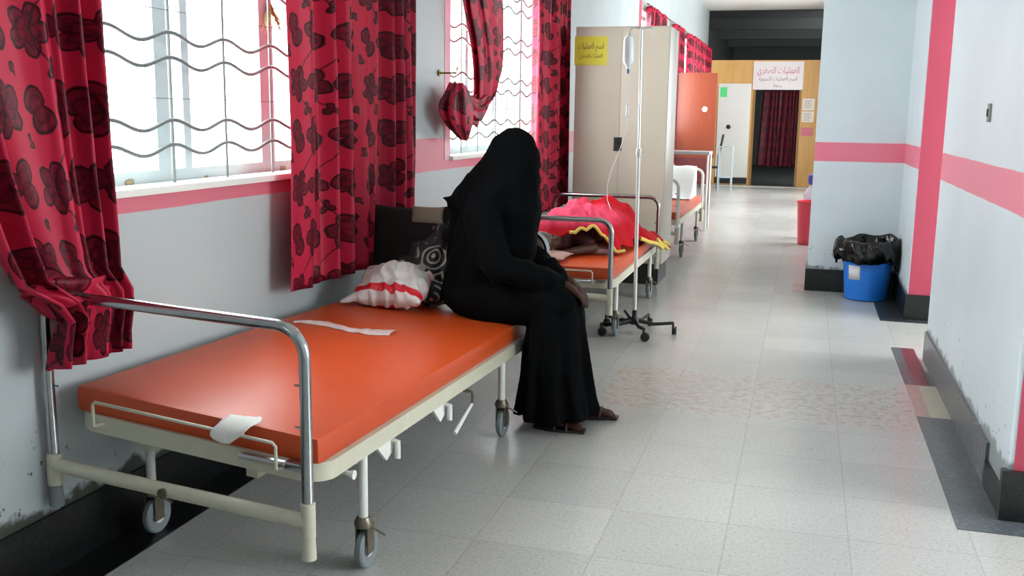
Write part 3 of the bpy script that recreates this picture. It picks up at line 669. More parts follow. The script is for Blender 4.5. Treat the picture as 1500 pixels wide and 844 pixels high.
# ================================================================ THINGS ON THE NEAREST BED
def mtop(x, y):  # mattress surface height of the nearest bed
    return 0.545 + 0.085*((-1.335-x)/0.91) - 0.02*(y-2.48)
# black cushion leaning on the head rail
def pillow(mb, c, sx, sy_, sz, R=None, puff=1.0, nn=16, pinch=0.75):
    vs, fs = [], []
    for side in (1, -1):
        for i in range(nn+1):
            for j in range(nn+1):
                u, v = 2*i/nn-1, 2*j/nn-1
                k = max(0.0, (1-abs(u)**2.6)*(1-abs(v)**2.6))**0.5*puff
                ins = 1-0.08*(1-abs(u)**2)*(abs(v)**6); ins2 = 1-0.08*(1-abs(v)**2)*(abs(u)**6)
                vs.append(Vector((u*sx*ins2, v*sy_*ins, side*(sz*k+0.002))))
    m = nn+1
    for s, o in ((1, 0), (-1, m*m)):
        for i in range(nn):
            for j in range(nn):
                a_ = o+i*m+j; q = (a_, a_+m, a_+m+1, a_+1); fs.append(q if s > 0 else q[::-1])
    bd = [i*m for i in range(nn+1)] + [nn*m+j for j in range(1, nn+1)] + [i*m+nn for i in range(nn-1, -1, -1)] + [j for j in range(nn-1, 0, -1)]
    for k in range(len(bd)):
        a_, b_ = bd[k], bd[(k+1) % len(bd)]; fs.append((a_, b_, b_+m*m, a_+m*m))
    Mt = Matrix.Translation(Vector(c)) @ (R.to_4x4() if R else Matrix())
    mb.add([Mt @ v for v in vs], fs); return mb
from mathutils import Euler
cush = build('cushion', pillow(MB(), (-1.985, 4.80, 0.80), 0.235, 0.235, 0.06, Euler((math.radians(80), 0, 0)).to_matrix(), pinch=.5), plain('black_vinyl', (5, 5, 6), 0.8, nz=0.3), smooth=60)
tag(cush, 'large square black cushion standing against the head rail of the nearest bed', 'cushion')
pb = build('fabric_patch', pillow(MB(), (-1.86, 4.785, 0.985), 0.09, 0.045, 0.012, Euler((math.radians(80), 0, 0)).to_matrix()), plain('beige_cloth', (140, 128, 112), 0.8), smooth=60)
tag(pb, 'small beige cloth hanging over the top edge of the black cushion', 'cloth')
# patterned black and white bundle
g = NT('black_white_print'); p = g.pos(); vo = g.n('ShaderNodeTexVoronoi'); vo.inputs['Scale'].default_value = 9; g.L(p, vo.inputs['Vector'])
rg_ = g.ramp(g.M('SINE', g.M('MULTIPLY', vo.outputs['Distance'], 24.0)), 0.3, 0.7); big = g.ramp(g.noise(p, 6, 3), 0.47, 0.55)
g.set(Base_Color=g.mix(g.M('MULTIPLY', rg_, big), lin((14, 14, 16)), lin((150, 148, 142))), Roughness=0.7); PRINT = g.m
bu = MB(); bu.ell((-1.83, 4.60, 0.69), (0.125, 0.10, 0.10), (0, 0.5, 0.2)); bu.ell((-1.76, 4.66, 0.75), (0.12, 0.10, 0.13), (0, 0.2, 0)); bu.ell((-1.74, 4.60, 0.62), (0.13, 0.10, 0.06)); bu.cap((-1.82, 4.66, 0.8), (-1.75, 4.68, 0.90), 0.08, 0.05)
tag(remeshed('clothes_bundle', bu, PRINT, None, 0.008, 6, lambda c, n: fold(c, n, 0.02, 18)), 'black and white printed cloth bundle between the white bag and the seated woman', 'bundle')
# white plastic bag with a red band
g = NT('white_red_plastic'); p = g.pos(); x, y, z = g.xyz(p)
yy = g.M('ADD', y, g.M('MULTIPLY', g.noise(p, 8, 2), 0.02)); band = between(g, yy, -0.118, -0.080, 0.002)
s2 = g.M('MULTIPLY', between(g, yy, 0.075, 0.10, 0.006), g.ramp(g.noise(p, 20, 2), 0.4, 0.55))
g.set(Base_Color=g.mix(g.M('MAXIMUM', band, s2), lin((210, 204, 200)), lin((206, 24, 42))), Roughness=0.35); g.bump(g.noise(p, 14, 4), 0.5, 0.02); WR = g.m
bgm = pillow(MB(), (0, 0, 0), 0.185, 0.155, 0.075); bgm.ell((0.0, 0.03, 0.03), (0.135, 0.10, 0.075)); bgm.cap((-0.17, -0.14, -0.004), (-0.21, -0.165, -0.01), 0.014, 0.006)
bg_o = remeshed('plastic_bag', bgm, WR, None, 0.007, 3, lambda c, n: fold(c, n, 0.010, 20)); bg_o.location = (-1.905, 4.44, mtop(-2.0, 4.4)+0.095); bg_o.rotation_euler = (0.32, 0, 0.05)
tag(bg_o, 'full white plastic bag with a red band lying on the nearest bed', 'bag')
# crumpled strip of clear plastic lying across the mattress
CL = NT('clear_crumpled_plastic'); CL.set(Base_Color=lin((232, 214, 212)), Roughness=0.25, Alpha=0.5); CL.bump(CL.noise(CL.pos(), 40, 3), 0.6, 0.01); CL = CL.m
vs, fs = [], []; N = 60
for i in range(N+1):
    t = i/N; x_ = -2.10+0.42*t; yb = 3.80+0.10*t+0.03*math.sin(t*7)
    hw = (0.012+0.035*min(1, t*2.4)*(0.8+0.35*math.sin(t*9)))*(1.15 if t > .8 else 1)
    for j in range(7):
        q = j/6*2-1; y_ = yb+q*hw; z_ = mtop(x_, y_)+0.004+0.010*abs(mnoise.noise(Vector((x_*22, y_*40, 0))))+0.008*(1-q*q)
        vs.append((x_, y_, z_))
for i in range(N):
    for j in range(6): fs.append((i*7+j, i*7+j+1, (i+1)*7+j+1, (i+1)*7+j))
ps = build('plastic_wrapper', MB().add(vs, fs), CL, smooth=180); sm = ps.modifiers.new('t', 'SOLIDIFY'); sm.thickness = 0.0015; sm.offset = 1
tag(ps, 'crumpled strip of clear plastic lying across the orange mattress', 'wrapper')
# paper tissue tucked over the wire guard
vs, fs = [], []
for i in range(13):
    for j in range(11):
        u, v = i/12, j/10
        x_ = -1.655+0.115*u + 0.012*math.sin(v*5); d_ = v
        y_ = 2.575 - 0.085*min(1, d_*1.4); z_ = mtop(-1.6, 2.55)+0.010 - max(0, d_-0.45)*0.075*(1.0+0.5*math.sin(u*4)) + 0.006*mnoise.noise(Vector((u*6, v*6, 1)))
        vs.append((x_, y_, z_))
for i in range(12):
    for j in range(10): fs.append((i*11+j, i*11+j+1, (i+1)*11+j+1, (i+1)*11+j))
ti = build('tissue', MB().add(vs, fs), plain('white_tissue', (232, 230, 226), 0.8, nz=0.03), smooth=180); sm = ti.modifiers.new('t', 'SOLIDIFY'); sm.thickness = 0.003; sm.offset = 1
tag(ti, 'crumpled white tissue on the foot edge of the nearest mattress', 'tissue')

# ================================================================ PATIENT AND BLANKET
X2 = -1.655
pa = empty('person', (X2, 7.4, 0.0)); tag(pa, 'person lying on the second bed, head toward the camera, covered by a red blanket', 'person')
pl_ = lambda x, y, z: (x-X2, y-7.4, z)
b = MB(); zc = 0.505
head(b, pl_(-1.74, 6.80, zc+0.085), (0.75, -0.35, 0.55), (-0.1, -1, 0.05), 1.0)
b.cap(pl_(-1.73, 6.88, zc+0.08), pl_(-1.70, 7.0, zc+0.09), 0.05, 0.055)
b.cap(pl_(-1.70, 7.08, zc+0.11), pl_(-1.66, 7.5, zc+0.11), 0.10, 0.12, 18)
limb(b, [pl_(-1.60, 7.06, zc+0.15), pl_(-1.44, 7.02, zc+0.055), pl_(-1.55, 6.86, zc+0.045)], [0.05, 0.04, 0.028]); hand(b, pl_(-1.55, 6.86, zc+0.045), (-0.7, -0.7, 0), (-0.7, 0.7, 0), (0, 0, -1), 1.0, 0.3)
limb(b, [pl_(-1.80, 7.08, zc+0.10), pl_(-1.88, 7.3, zc+0.06), pl_(-1.80, 7.45, zc+0.08)], [0.048, 0.038, 0.028]); hand(b, pl_(-1.80, 7.45, zc+0.08), (0.6, 0.7, 0), (0.7, -0.6, 0), (0, 0, -1), 1.0, 0.4)
for s in (-1, 1): limb(b, [pl_(-1.64+s*0.07, 7.55, zc+0.11), pl_(-1.50+s*0.05, 7.88, zc+0.13+s*0.03), pl_(-1.62+s*0.05, 8.24, zc+0.05), pl_(-1.52+s*0.05, 8.27, zc+0.05)], [0.09, 0.062, 0.04, 0.025])
remeshed('body', b, SKIN, pa, 0.008, 3)
hb = MB(); hb.ell(pl_(-1.765, 6.775, zc+0.095), (0.098, 0.092, 0.092)); remeshed('hair', hb, plain('grey_streaked_hair', (84, 74, 66), 0.7, nz=0.3, scale=60), pa, 0.008, 2)
sh_ = MB(); sh_.cap(pl_(-1.70, 7.06, zc+0.115), pl_(-1.66, 7.5, zc+0.115), 0.118, 0.135, 18); sh_.cap(pl_(-1.60, 7.06, zc+0.15), pl_(-1.48, 7.03, zc+0.085), 0.062, 0.055, 14)
remeshed('shirt', sh_, plain('maroon_shirt', (70, 26, 32), 0.8), pa, 0.01, 3)
tag(build('pillow', pillow(MB(), (-1.78, 6.68, zc+0.03), 0.24, 0.17, 0.03), plain('brown_striped_pillow', (168, 130, 120), 0.8), smooth=60), 'flat faded pillow under the head of the person on the second bed', 'pillow')
ds = build('towel', pillow(MB(), (-1.46, 7.14, zc+0.03), 0.13, 0.10, 0.03, Euler((0, 0.12, 0.4)).to_matrix()), plain('pale_rose_cloth', (214, 186, 180), 0.8), smooth=60); tag(ds, 'pale folded cloth on the second bed just below the yellow blanket edge', 'cloth')
# blanket: draped height field
g = NT('red_fleece'); p = g.pos(); x, y, z = g.xyz(p)
nn_ = g.noise(p, 3.5, 3); yy_ = g.M('ADD', y, g.M('MULTIPLY', nn_, 0.35)); lit_pink = g.M('MULTIPLY', g.M('SUBTRACT', 1.0, g.ramp(yy_, 7.55, 7.8)), g.ramp(g.M('ADD', z, g.M('MULTIPLY', nn_, 0.1)), 0.72, 0.82))
c = g.mix(lit_pink, lin((166, 8, 22)), lin((214, 70, 98)))  # pink paints window light onto the near top of the red fleece
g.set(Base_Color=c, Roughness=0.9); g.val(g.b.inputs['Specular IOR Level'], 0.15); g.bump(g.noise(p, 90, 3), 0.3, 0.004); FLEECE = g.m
def bl_h(x, y):
    cx_ = -1.68 + 0.10*math.sin((y-6.9)*2.2)
    prof = [(6.85, 0.12), (7.0, 0.24), (7.25, 0.27), (7.5, 0.28), (7.7, 0.265), (7.9, 0.25), (8.1, 0.21), (8.3, 0.17), (8.45, 0.10)]
    hh = prof[-1][1]
    for (a_, ha), (b_, hb_) in zip(prof[:-1], prof[1:]):
        if a_ <= y <= b_: t = (y-a_)/(b_-a_); t = t*t*(3-2*t); hh = ha+(hb_-ha)*t
    if y < 6.85: hh = 0.12
    hump = 0.10*math.exp(-((x+1.30)**2/0.035+(y-7.85)**2/0.12))
    d_ = abs(x-cx_)/0.36; m_ = max(0, 1-d_**2.4)**0.8 if d_ < 1 else 0
    wr = 0.050*mnoise.noise(Vector((x*7, y*6, 0.3))) + 0.030*mnoise.noise(Vector((x*15, y*11, 2.0))) + 0.022*math.sin(y*22+x*9+2*mnoise.noise(Vector((x*3, y*3, 0))))*m_
    return zc + 0.02 + hh*m_ + hump + abs(wr)*(0.5+m_)
vs, fs = [], []; NX, NY = 70, 90
for j in range(NY+1):
    y_ = 6.86+1.58*j/NY
    xr = -1.24 if y_ < 7.3 else -1.24+0.16*min(1, (y_-7.3)/0.35)   # right edge overhangs the mattress further along
    xr2 = xr + 0.03*math.sin(y_*15)
    fr_ = 6.86+(0.0)
    for i in range(NX+1):
        u = i/NX; x_ = -2.08+(xr2+2.08)*u
        yy2 = y_ + (0.22*max(0, (x_+1.66)/0.42)**1.2)*(1-j/NY)   # front edge runs diagonally
        z_ = bl_h(min(x_, -1.2), yy2)
        over = x_-(-1.20)
        if over > 0: z_ -= over*0.9 + 0.0
        vs.append((x_, yy2, z_))
for j in range(NY):
    for i in range(NX):
        a_ = j*(NX+1)+i; fs.append((a_, a_+1, a_+NX+2, a_+NX+1))
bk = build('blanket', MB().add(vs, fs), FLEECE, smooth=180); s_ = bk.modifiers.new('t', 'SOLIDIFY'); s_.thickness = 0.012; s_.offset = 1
tag(bk, 'red fleece blanket, pink window light painted on its top, with a yellow trim over the person on the second bed', 'blanket')
YEL = plain('yellow_trim', (212, 188, 92), 0.8)
edge = [Vector(vs[i]) + Vector((0, -0.004, 0.008)) for i in range(int(NX*0.58), NX+1)]
build('trim', MB().tube(edge, 0.012, 8), YEL, bk)
edge = [Vector(vs[j*(NX+1)+NX]) + Vector((0.004, 0, 0.004)) for j in range(int(NY*0.38), int(NY*0.98))]
build('trim', MB().tube(edge, 0.015, 8), YEL, bk)

# white sheet and pillow at the head of the farthest bed
X3 = -1.70
sb = MB(); n_ = 16; vs, fs = [], []
for i in range(n_+1):
    t = i/n_; y_ = 11.95+0.72*t; z_ = 0.545+0.36*(t*t*(3-2*t))**1.1
    for j in range(13):
        q = j/12; x_ = X3-0.40+0.80*q; vs.append((x_, y_, z_+0.006*math.sin(q*19+t*4)))
for i in range(n_):
    for j in range(12): fs.append((i*13+j, i*13+j+1, (i+1)*13+j+1, (i+1)*13+j))
low = [(v[0], v[1]+0.02, 0.535) for v in vs]; o_ = len(vs); vs += low
fs += [tuple(q+o_ for q in f[::-1]) for f in fs]
bd = [i*13 for i in range(n_+1)] + [n_*13+j for j in range(1, 13)] + [i*13+12 for i in range(n_-1, -1, -1)] + [j for j in range(11, 0, -1)]
for k in range(len(bd)): a_, b_ = bd[k], bd[(k+1) % len(bd)]; fs.append((a_, b_, b_+o_, a_+o_))
tag(build('sheeted_pillow', MB().add(vs, fs), plain('white_sheet', (240, 240, 238), 0.8, nz=0.02), smooth=50), 'raised white-sheeted pillow at the head of the farthest bed', 'pillow')

# ================================================================ IV STAND
iv = empty('iv_stand', (-1.085, 6.80, 0)); tag(iv, 'thin white drip stand on a dark wheeled base beside the second bed', 'drip stand')
tiltx = -0.012
pole = MB().tube([(0, 0, 0.09), (tiltx*1.0, 0, 1.25)], 0.0125, 12); build('pole', pole, WHITE, iv)
build('inner_pole', MB().tube([(tiltx, 0, 1.22), (tiltx*1.9, 0, 2.085)], 0.008, 10), CHROME, iv)
build('clamp', MB().lathe([(0.013, 0), (0.019, 0.01), (0.019, 0.05), (0.013, 0.06)], (tiltx, 0, 1.23), 12).tube([(tiltx, 0, 1.26), (tiltx+0.05, 0, 1.26)], 0.006, 8), WHITE, iv)
for s in (-1, 1):
    hp = [(tiltx*1.9, 0, 2.085), (tiltx*1.9+s*0.055, 0, 2.095), (tiltx*1.9+s*0.075, 0, 2.085), (tiltx*1.9+s*0.082, 0, 2.055), (tiltx*1.9+s*0.072, 0, 2.035)]
    build('hook', MB().tube(hp, 0.006, 8), WHITE, iv)
hub = build('base_hub', MB().lathe([(0.035, 0.065), (0.035, 0.10), (0.018, 0.12), (0.018, 0.16), (0.013, 0.165)], (0, 0, 0), 16), BLACKR, iv)
build('foot_pedal', MB().tube([(-0.03, 0, 0.1), (-0.07, -0.02, 0.16)], 0.01, 8), BLACKR, iv)
for k in range(5):
    a_ = math.radians(5+72*k); L_ = 0.27
    e_ = Vector((math.cos(a_)*L_, math.sin(a_)*L_, 0.085)); m_ = Vector((math.cos(a_)*L_*0.5, math.sin(a_)*L_*0.5, 0.07))
    lg = build('base_leg', MB().tube([(math.cos(a_)*0.03, math.sin(a_)*0.03, 0.088), m_, e_], [0.016, 0.013, 0.012], 8), BLACKR, iv)
    cst = MB().lathe([(0.012, -0.014), (0.028, -0.014), (0.031, -0.01), (0.031, -0.004), (0.02, -0.002), (0.02, 0.002), (0.031, 0.004), (0.031, 0.01), (0.028, 0.014), (0.012, 0.014)], (0, 0, 0), 18, 'x', M=Matrix.Translation((e_.x+0.01, e_.y, 0.031)) @ Matrix.Rotation(0.4*k, 4, 'Z'))
    cst.tube([(e_.x, e_.y, 0.09), (e_.x, e_.y, 0.045)], 0.008, 8)
    build('castor', cst, BLACKR, lg)
SAL = plain('saline_plastic', (240, 244, 246), 0.2, nz=0.02)
ib = empty('iv_bottle', (-1.19, 6.80, 1.84)); tag(ib, 'white saline bottle hanging from the left hook of the drip stand', 'bottle')
build('bottle_body', MB().lathe([(0.012, -0.02), (0.014, 0.0), (0.032, 0.02), (0.036, 0.04), (0.036, 0.17), (0.026, 0.195), (0.006, 0.20)], (0, 0, 0), 18), SAL, ib)
build('hanger_loop', MB().tube(arc((0, 0, 0.207), 0.013, 0, 2*PI, 12), 0.003, 6), SAL, ib)
build('spike', MB().lathe([(0.008, -0.05), (0.01, -0.02)], (0, 0, 0), 10), plain('blue_cap', (80, 110, 170), 0.4), ib)
it = empty('iv_tube', (-1.185, 6.80, 1.5)); tag(it, 'clear drip line running from the saline bottle down to the patient', 'tube')
tp = [(0, 0, 0.29), (0.0, 0, 0.09)]
build('drip_chamber', MB().lathe([(0.004, 0), (0.011, 0.01), (0.011, 0.07), (0.005, 0.085)], (0, 0, 0), 12), SAL, it)
build('upper_line', MB().tube([(0, 0, 0.29), (0.004, 0, 0.18), (0, 0, 0.085)], 0.0028, 6), SAL, it)
build('lower_line', MB().tube([(0, 0, 0.0), (-0.01, 0.02, -0.10), (-0.06, 0.1, -0.22), (-0.13, 0.2, -0.36), (-0.18, 0.3, -0.48), (-0.19, 0.36, -0.60), (-0.17, 0.42, -0.68)], 0.0028, 6), SAL, it)

# ================================================================ CUPBOARD
CUPM = plain('beige_laminate', (196, 184, 168), 0.38, nz=0.04, scale=5)
cu = empty('cupboard', (-1.61, 9.15, 0)); tag(cu, 'tall beige cupboard standing across the corridor behind the second bed', 'cupboard')
build('carcass', MB().box(-0.42, 0.42, -0.28, 0.30, 0.19, 2.285), CUPM, cu, bevel=0.004)
build('door', MB().box(-0.415, -0.0008, -0.298, -0.281, 0.20, 2.275), CUPM, cu, bevel=0.002)
dr = build('door', MB().box(0.0008, 0.415, -0.298, -0.281, 0.20, 2.275), CUPM, cu, bevel=0.002)
build('lock_plate', MB().box(-0.045, 0.025, -0.306, -0.298, 1.20, 1.32).lathe([(0.012, -0.314), (0.015, -0.306)], (-0.01, 0, 1.26), 14, 'y'), plain('dark_lock', (40, 38, 34), 0.4, 0.5), dr)
build('plinth', MB().box(-0.40, 0.39, -0.26, 0.28, 0.0, 0.19), BLACKR, cu)
SIGNY = plain('yellow_paper', (214, 202, 60), 0.6, nz=0.05)
def text(name, body_, size, m, parent, loc, rot=(PI/2, 0, 0), ext=0.0005, sx=1.0):
    c = bpy.data.curves.new(name, 'FONT'); c.body = body_; c.size = size; c.extrude = ext; c.align_x = 'CENTER'; c.align_y = 'CENTER'
    o = bpy.data.objects.new(name, c); col.objects.link(o)
    dg = bpy.context.evaluated_depsgraph_get(); me = bpy.data.meshes.new_from_object(o.evaluated_get(dg)); bpy.data.objects.remove(o)
    o = bpy.data.objects.new(name, me); col.objects.link(o); me.materials.clear(); me.materials.append(m)
    o.parent = parent; o.location = loc; o.rotation_euler = rot; o.scale = (sx, 1, 1); return o
AR = {'ا': '\ufe8d\ufe8e\ufe8d\ufe8e', 'ل': '\ufedd\ufede\ufedf\ufee0', 'ع': '\ufec9\ufeca\ufecb\ufecc', 'م': '\ufee1\ufee2\ufee3\ufee4', 'ي': '\ufef1\ufef2\ufef3\ufef4', 'ت': '\ufe95\ufe96\ufe97\ufe98', 'ص': '\ufeb9\ufeba\ufebb\ufebc', 'غ': '\ufecd\ufece\ufecf\ufed0', 'ر': '\ufead\ufeae\ufead\ufeae', 'ى': '\ufeef\ufef0\ufeef\ufef0', 'ن': '\ufee5\ufee6\ufee7\ufee8', 'س': '\ufeb1\ufeb2\ufeb3\ufeb4', 'ة': '\ufe93\ufe94\ufe93\ufe94', 'ق': '\ufed5\ufed6\ufed7\ufed8', 'د': '\ufea9\ufeaa\ufea9\ufeaa', 'و': '\ufeed\ufeee\ufeed\ufeee', 'ح': '\ufea1\ufea2\ufea3\ufea4', 'ه': '\ufee9\ufeea\ufeeb\ufeec', 'ب': '\ufe8f\ufe90\ufe91\ufe92', 'ف': '\ufed1\ufed2\ufed3\ufed4'}
NOJ = 'اردوةى '
def arab(t):
    out = []
    for i, ch in enumerate(t):
        if ch not in AR: out.append(ch); continue
        pj = i > 0 and t[i-1] in AR and t[i-1] not in NOJ; nj = i < len(t)-1 and t[i+1] in AR and ch not in NOJ
        out.append(AR[ch][0 if not pj and not nj else 1 if pj and not nj else 2 if not pj and nj else 3])
    return ''.join(out[::-1])
ys = build('paper_sign', MB().box(-0.13, 0.165, -0.0012, 0.0012, -0.125, 0.125), SIGNY, None); ys.location = (-1.905, 9.15-0.3005, 2.075)
tag(ys, 'yellow paper sign stuck on the upper left of the beige cupboard', 'sign')
INK = plain('dark_ink', (92, 84, 40), 0.6); text('lettering', arab('قسم العمليات'), 0.075, INK, ys, (0.02, -0.0022, 0.04), sx=0.55); text('lettering', arab('ممنوع الدخول') if False else arab('العمليات الصغرى'), 0.05, INK, ys, (0.02, -0.0022, -0.045), sx=0.62)

# ================================================================ FAR END
sg = build('wall_sign', MB().box(-0.545, 0.545, -0.01, 0.01, -0.31, 0.31), plain('white_board', (232, 226, 226), 0.45, nz=0.02), None, bevel=0.003); sg.location = (-0.70, YE-0.011, 2.46)
tag(sg, 'white sign board with rose script above the dark doorway', 'sign')
RI = plain('rose_ink', (196, 96, 126), 0.5); GI = plain('grey_ink', (128, 120, 130), 0.5)
text('lettering', arab('العمليات الصغرى'), 0.20, RI, sg, (0, -0.0115, 0.11), sx=0.66); text('lettering', arab('قسم العمليات النسوية'), 0.13, GI, sg, (0, -0.0115, -0.07), sx=0.72); text('lettering', arab('ردهة'), 0.10, GI, sg, (0, -0.0115, -0.22))
NP = plain('notice_paper', (232, 228, 214), 0.6, nz=0.03)
for z0, z1, m, lb in ((1.70, 1.96, NP, 'upper white notice sheet on the yellow partition right of the doorway'), (1.44, 1.68, NP, 'lower white notice sheet on the yellow partition right of the doorway'), (1.14, 1.32, plain('rose_paper', (214, 122, 136), 0.6), 'small rose notice below the white sheets on the partition')):
    nt = build('notice', MB().box(-0.14, 0.12, YE-0.003, YE-0.0005, z0, z1), m); tag(nt, lb, 'notice')
    if m is NP:
        ln = MB()
        for q in range(4): ln.box(-0.10, 0.06-0.03*(q % 2), YE-0.0042, YE-0.003, z1-0.06-q*0.045, z1-0.05-q*0.045)
        build('printed_lines', ln, GI, nt)
# brown wooden board on a low maroon base
BR = NT('brown_wood'); _p = BR.pos(); _c = BR.n('ShaderNodeMapping'); BR.L(_p, _c.inputs[0]); _c.inputs['Scale'].default_value = (9, 9, 0.7)
BR.set(Base_Color=BR.mix(BR.noise(_c.outputs[0], 2, 3), lin((122, 52, 32)), lin((148, 70, 46))), Roughness=0.35); BR = BR.m
wb = empty('wooden_screen', (-1.82, 17.0, 0)); tag(wb, 'tall brown wooden board standing beyond the beige cupboard', 'wooden board')
build('panel', MB().box(-0.30, 0.345, -0.02, 0.02, 0.84, 2.24), BR, wb, bevel=0.004)
build('lower_panel', MB().box(-0.30, 0.32, -0.018, 0.018, 0.40, 0.84), plain('maroon_panel', (100, 34, 34), 0.5), wb, bevel=0.003)
for s in (-0.27, 0.28): build('leg', MB().box(s-0.02, s+0.02, -0.02, 0.02, 0.0, 0.40).box(s-0.025, s+0.025, -0.18, 0.18, 0, 0.03), BLACKR, wb)
build('round_plate', MB().lathe([(0.03, -0.032), (0.045, -0.026), (0.045, -0.02)], (0.16, 0, 1.645), 16, 'y'), WHITE, wb)
# table between farthest bed and the board
tr = empty('side_table', (-1.62, 13.6, 0)); tag(tr, 'grey-topped metal table behind the head of the farthest bed', 'table')
build('table_top', MB().box(-0.45, 0.40, -0.22, 0.25, 1.02, 1.06), plain('grey_table_top', (150, 148, 150), 0.4), tr, bevel=0.004)
build('shelf', MB().box(-0.42, 0.37, -0.18, 0.22, 0.30, 0.32), STEEL, tr)
for a_ in (-0.42, 0.38):
    for b_ in (-0.19, 0.22): build('leg', MB().tube([(a_, b_, 0.0), (a_, b_, 1.02)], 0.014, 8), WHITE, tr)
# metal stand and dark chair before the white door
ms = empty('metal_stand', (-1.58, 21.0, 0)); tag(ms, 'thin grey metal trolley frame in front of the white door', 'trolley')
for a_ in (-0.13, 0.13):
    for b_ in (-0.15, 0.15): build('leg', MB().tube([(a_, b_, 0.0), (a_, b_, 0.92)], 0.012, 8), ALU, ms)
for z_ in (0.3, 0.92):
    build('shelf', MB().box(-0.14, 0.14, -0.16, 0.16, z_-0.01, z_+0.01), ALU, ms)
chr_ = empty('chair', (-1.98, 21.9, 0)); tag(chr_, 'dark chair partly hidden behind the brown wooden board', 'chair')
build('seat', MB().box(-0.2, 0.2, -0.2, 0.2, 0.44, 0.48), BLACKR, chr_, bevel=0.01)
build('backrest', MB().add([(0.17, -0.2, 0.68), (0.19, -0.2, 0.68), (0.25, -0.2, 1.16), (0.27, -0.2, 1.16), (0.17, 0.2, 0.68), (0.19, 0.2, 0.68), (0.25, 0.2, 1.16), (0.27, 0.2, 1.16)], [(0,1,3,2), (4,6,7,5), (0,4,5,1), (2,3,7,6), (0,2,6,4), (1,5,7,3)]), BLACKR, chr_)
for a_ in (-0.18, 0.18):
    for b_ in (-0.18, 0.18): build('leg', MB().tube([(a_, b_, 0), (a_, b_, 0.45 if a_ < 0 else 0.70)], 0.012, 8), STEEL, chr_)

# ================================================================ BINS
bn = empty('waste_bin', (0.56, 8.84, 0)); tag(bn, 'round blue bin with a black liner bag by the white pier', 'bin')
BLUE = plain('blue_plastic', (34, 122, 224), 0.35, nz=0.05)
build('bucket', MB().lathe([(0.16, 0.0), (0.172, 0.008), (0.205, 0.42), (0.215, 0.425), (0.215, 0.445), (0.20, 0.445), (0.165, 0.02)], (0, 0, 0), 40), BLUE, bn)
lab = MB(); vs, fs = [], []
for i in range(7):
    a_ = math.radians(218+i*5.5)
    for z_ in (0.18, 0.30):
        r_ = 0.172+(0.205-0.172)*(z_/0.42)+0.002; vs.append((r_*math.cos(a_), r_*math.sin(a_), z_))
for i in range(6): fs.append((2*i, 2*i+2, 2*i+3, 2*i+1))
lo = build('label', MB().add(vs, fs), plain('label_paper', (226, 226, 228), 0.5, nz=0.02), bn); s_ = lo.modifiers.new('t', 'SOLIDIFY'); s_.thickness = 0.001; s_.offset = 1
LIN = NT('black_liner'); LIN.set(Base_Color=(0.003, 0.003, 0.0035, 1), Roughness=0.2); LIN.bump(LIN.noise(LIN.pos(), 9, 2), 0.6, 0.03); LIN = LIN.m
rings = []
prof = [(0.20, 0.32), (0.225, 0.45), (0.23, 0.50), (0.24, 0.52), (0.262, 0.50), (0.27, 0.44), (0.275, 0.36), (0.265, 0.30)]
for k, (r_, z_) in enumerate([(0.04, 0.36), (0.14, 0.38)] + [(a, b) for a, b in prof]):
    rg = []
    for q in range(96):
        t = 2*PI*q/96; m_ = min(1, k/5)
        rr_ = r_*(1+0.05*m_*math.sin(7*t+z_*8)+0.035*m_*math.sin(17*t+2+z_*20)+0.03*mnoise.noise(Vector((math.cos(t)*3, math.sin(t)*3, z_*9))))
        zz_ = z_+0.03*m_*mnoise.noise(Vector((math.cos(t)*2.2+5, math.sin(t)*2.2, z_*4)))*1.6
        if k >= 8: zz_ += 0.05*math.sin(t-2.6)+0.03*math.sin(4*t)
        if math.sin(t) > 0: rr_ = min(rr_, 0.24/max(0.3, math.sin(t)))
        if math.cos(t) > 0: rr_ = min(rr_, 0.242/max(0.3, math.cos(t)))
        rg.append(Vector((rr_*math.cos(t), rr_*math.sin(t), zz_)))
    rings.append(rg)
ln_ = build('liner_bag', MB().loft(rings, cap=False), LIN, bn, smooth=180); s_ = ln_.modifiers.new('t', 'SOLIDIFY'); s_.thickness = 0.003
rb = empty('waste_bin', (0.09, 12.55, 0)); tag(rb, 'red plastic bin half hidden behind the pier', 'bin')
RED = plain('red_plastic', (246, 84, 104), 0.35, nz=0.04)
build('bucket', MB().lathe([(0.115, 0.0), (0.125, 0.006), (0.15, 0.50), (0.16, 0.505), (0.16, 0.53), (0.146, 0.53), (0.118, 0.02)], (0, 0, 0), 32), RED, rb)
cn = empty('canister', (0.125, 13.1, 0)); tag(cn, 'pale container with a violet-blue cap standing behind the red bin', 'canister')
build('container', MB().lathe([(0.10, 0.0), (0.12, 0.01), (0.12, 0.55), (0.09, 0.62), (0.06, 0.66), (0.05, 0.70)], (0, 0, 0), 24), plain('pale_lilac_plastic', (214, 206, 222), 0.4), cn)
build('cap', MB().lathe([(0.055, 0.69), (0.075, 0.70), (0.08, 0.76), (0.07, 0.81), (0.05, 0.82)], (0, 0, 0), 20), plain('violet_blue_plastic', (70, 74, 170), 0.4), cn)

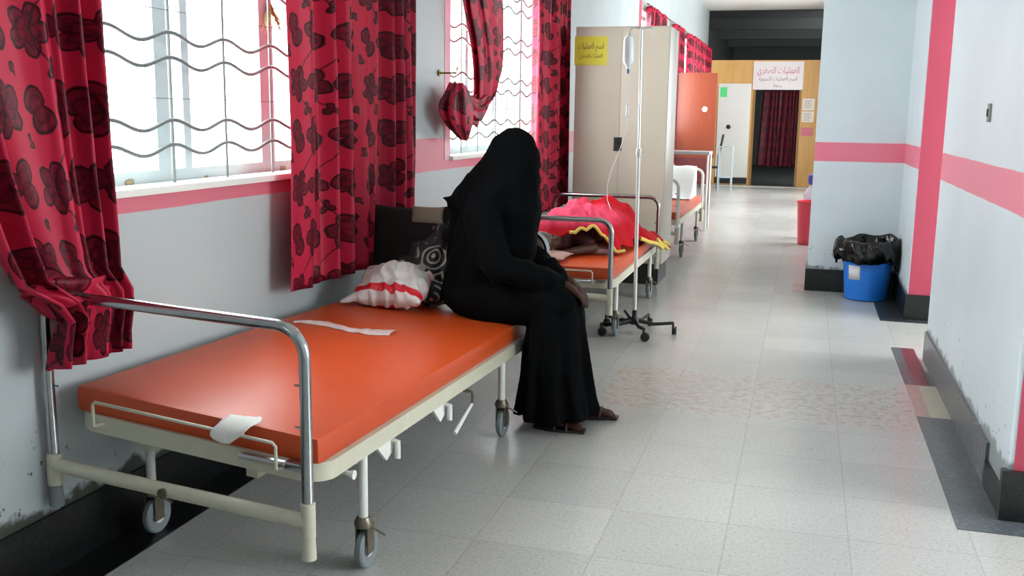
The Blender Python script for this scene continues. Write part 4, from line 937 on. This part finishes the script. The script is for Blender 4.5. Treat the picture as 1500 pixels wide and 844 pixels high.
# ================================================================ SMALL WALL FITTINGS
sw = build('light_switch', MB().box(XR-0.012, XR-0.0005, 5.07, 5.12, 1.50, 1.585), plain('grey_switch', (140, 140, 138), 0.5), None, bevel=0.002); tag(sw, 'small narrow grey switch on the near right wall above the pink band', 'switch')
build('rocker', MB().box(XR-0.017, XR-0.012, 5.085, 5.105, 1.525, 1.56), BLACKR, sw)
# rubble and dry straw on the nearest window ledge, pale blue bottle
rk = plain('plaster_crumbs', (150, 136, 110), 0.9, nz=0.3)
for k, (yy, q) in enumerate(((3.16, .02), (3.24, .014), (3.58, .016), (3.66, .012), (4.10, .018), (4.22, .026), (4.30, .02), (4.42, .03), (4.52, .022))):
    c_ = MB().ell((0, 0, 0), (q*1.2, q*1.6, q*0.8), (0, 0, k)); c_.v = [v*(1+0.25*mnoise.noise(v*60+Vector((k, 0, 0)))) for v in c_.v]
    o = build('plaster_crumb', c_, rk, smooth=60); o.location = (XL-0.15-0.02*(k % 3), yy, WZ0+0.003+q*0.75)
    tag(o, 'crumbled lump of plaster lying on the dusty ledge of the nearest window', 'rubble', 'plaster crumbs on the window ledge')
jb = build('jug', MB().lathe([(0.05, 0.0), (0.075, 0.01), (0.08, 0.16), (0.06, 0.22), (0.025, 0.26), (0.025, 0.29)], (XL-0.31, 4.36, WZ0+0.005), 24), plain('pale_blue_plastic', (190, 212, 236), 0.3, nz=0.03), smooth=60)
tag(jb, 'pale blue plastic jug outside the bars on the nearest window ledge', 'jug')
stw = MB(); rnd = random.Random(5)
for k in range(26):
    a_ = rnd.uniform(-0.9, 0.9); L_ = rnd.uniform(0.06, 0.16); stw.tube([(XL-0.13, 4.20+rnd.uniform(-.02, .02), 1.99), (XL-0.12+rnd.uniform(-.01, .02), 4.20+math.sin(a_)*L_*0.6, 1.99-L_*0.6), (XL-0.12+rnd.uniform(-.01, .03), 4.20+math.sin(a_)*L_, 1.99-L_)], [0.003, 0.0025, 0.001], 5)
stw.tube([(XL-0.13, 4.20, 1.97), (XL-0.13, 4.20, 2.30)], 0.004, 6)
tag(build('dry_grass_bunch', stw, plain('dry_straw', (150, 124, 70), 0.8)), 'bunch of dry straw hanging upside down in the nearest window', 'straw')
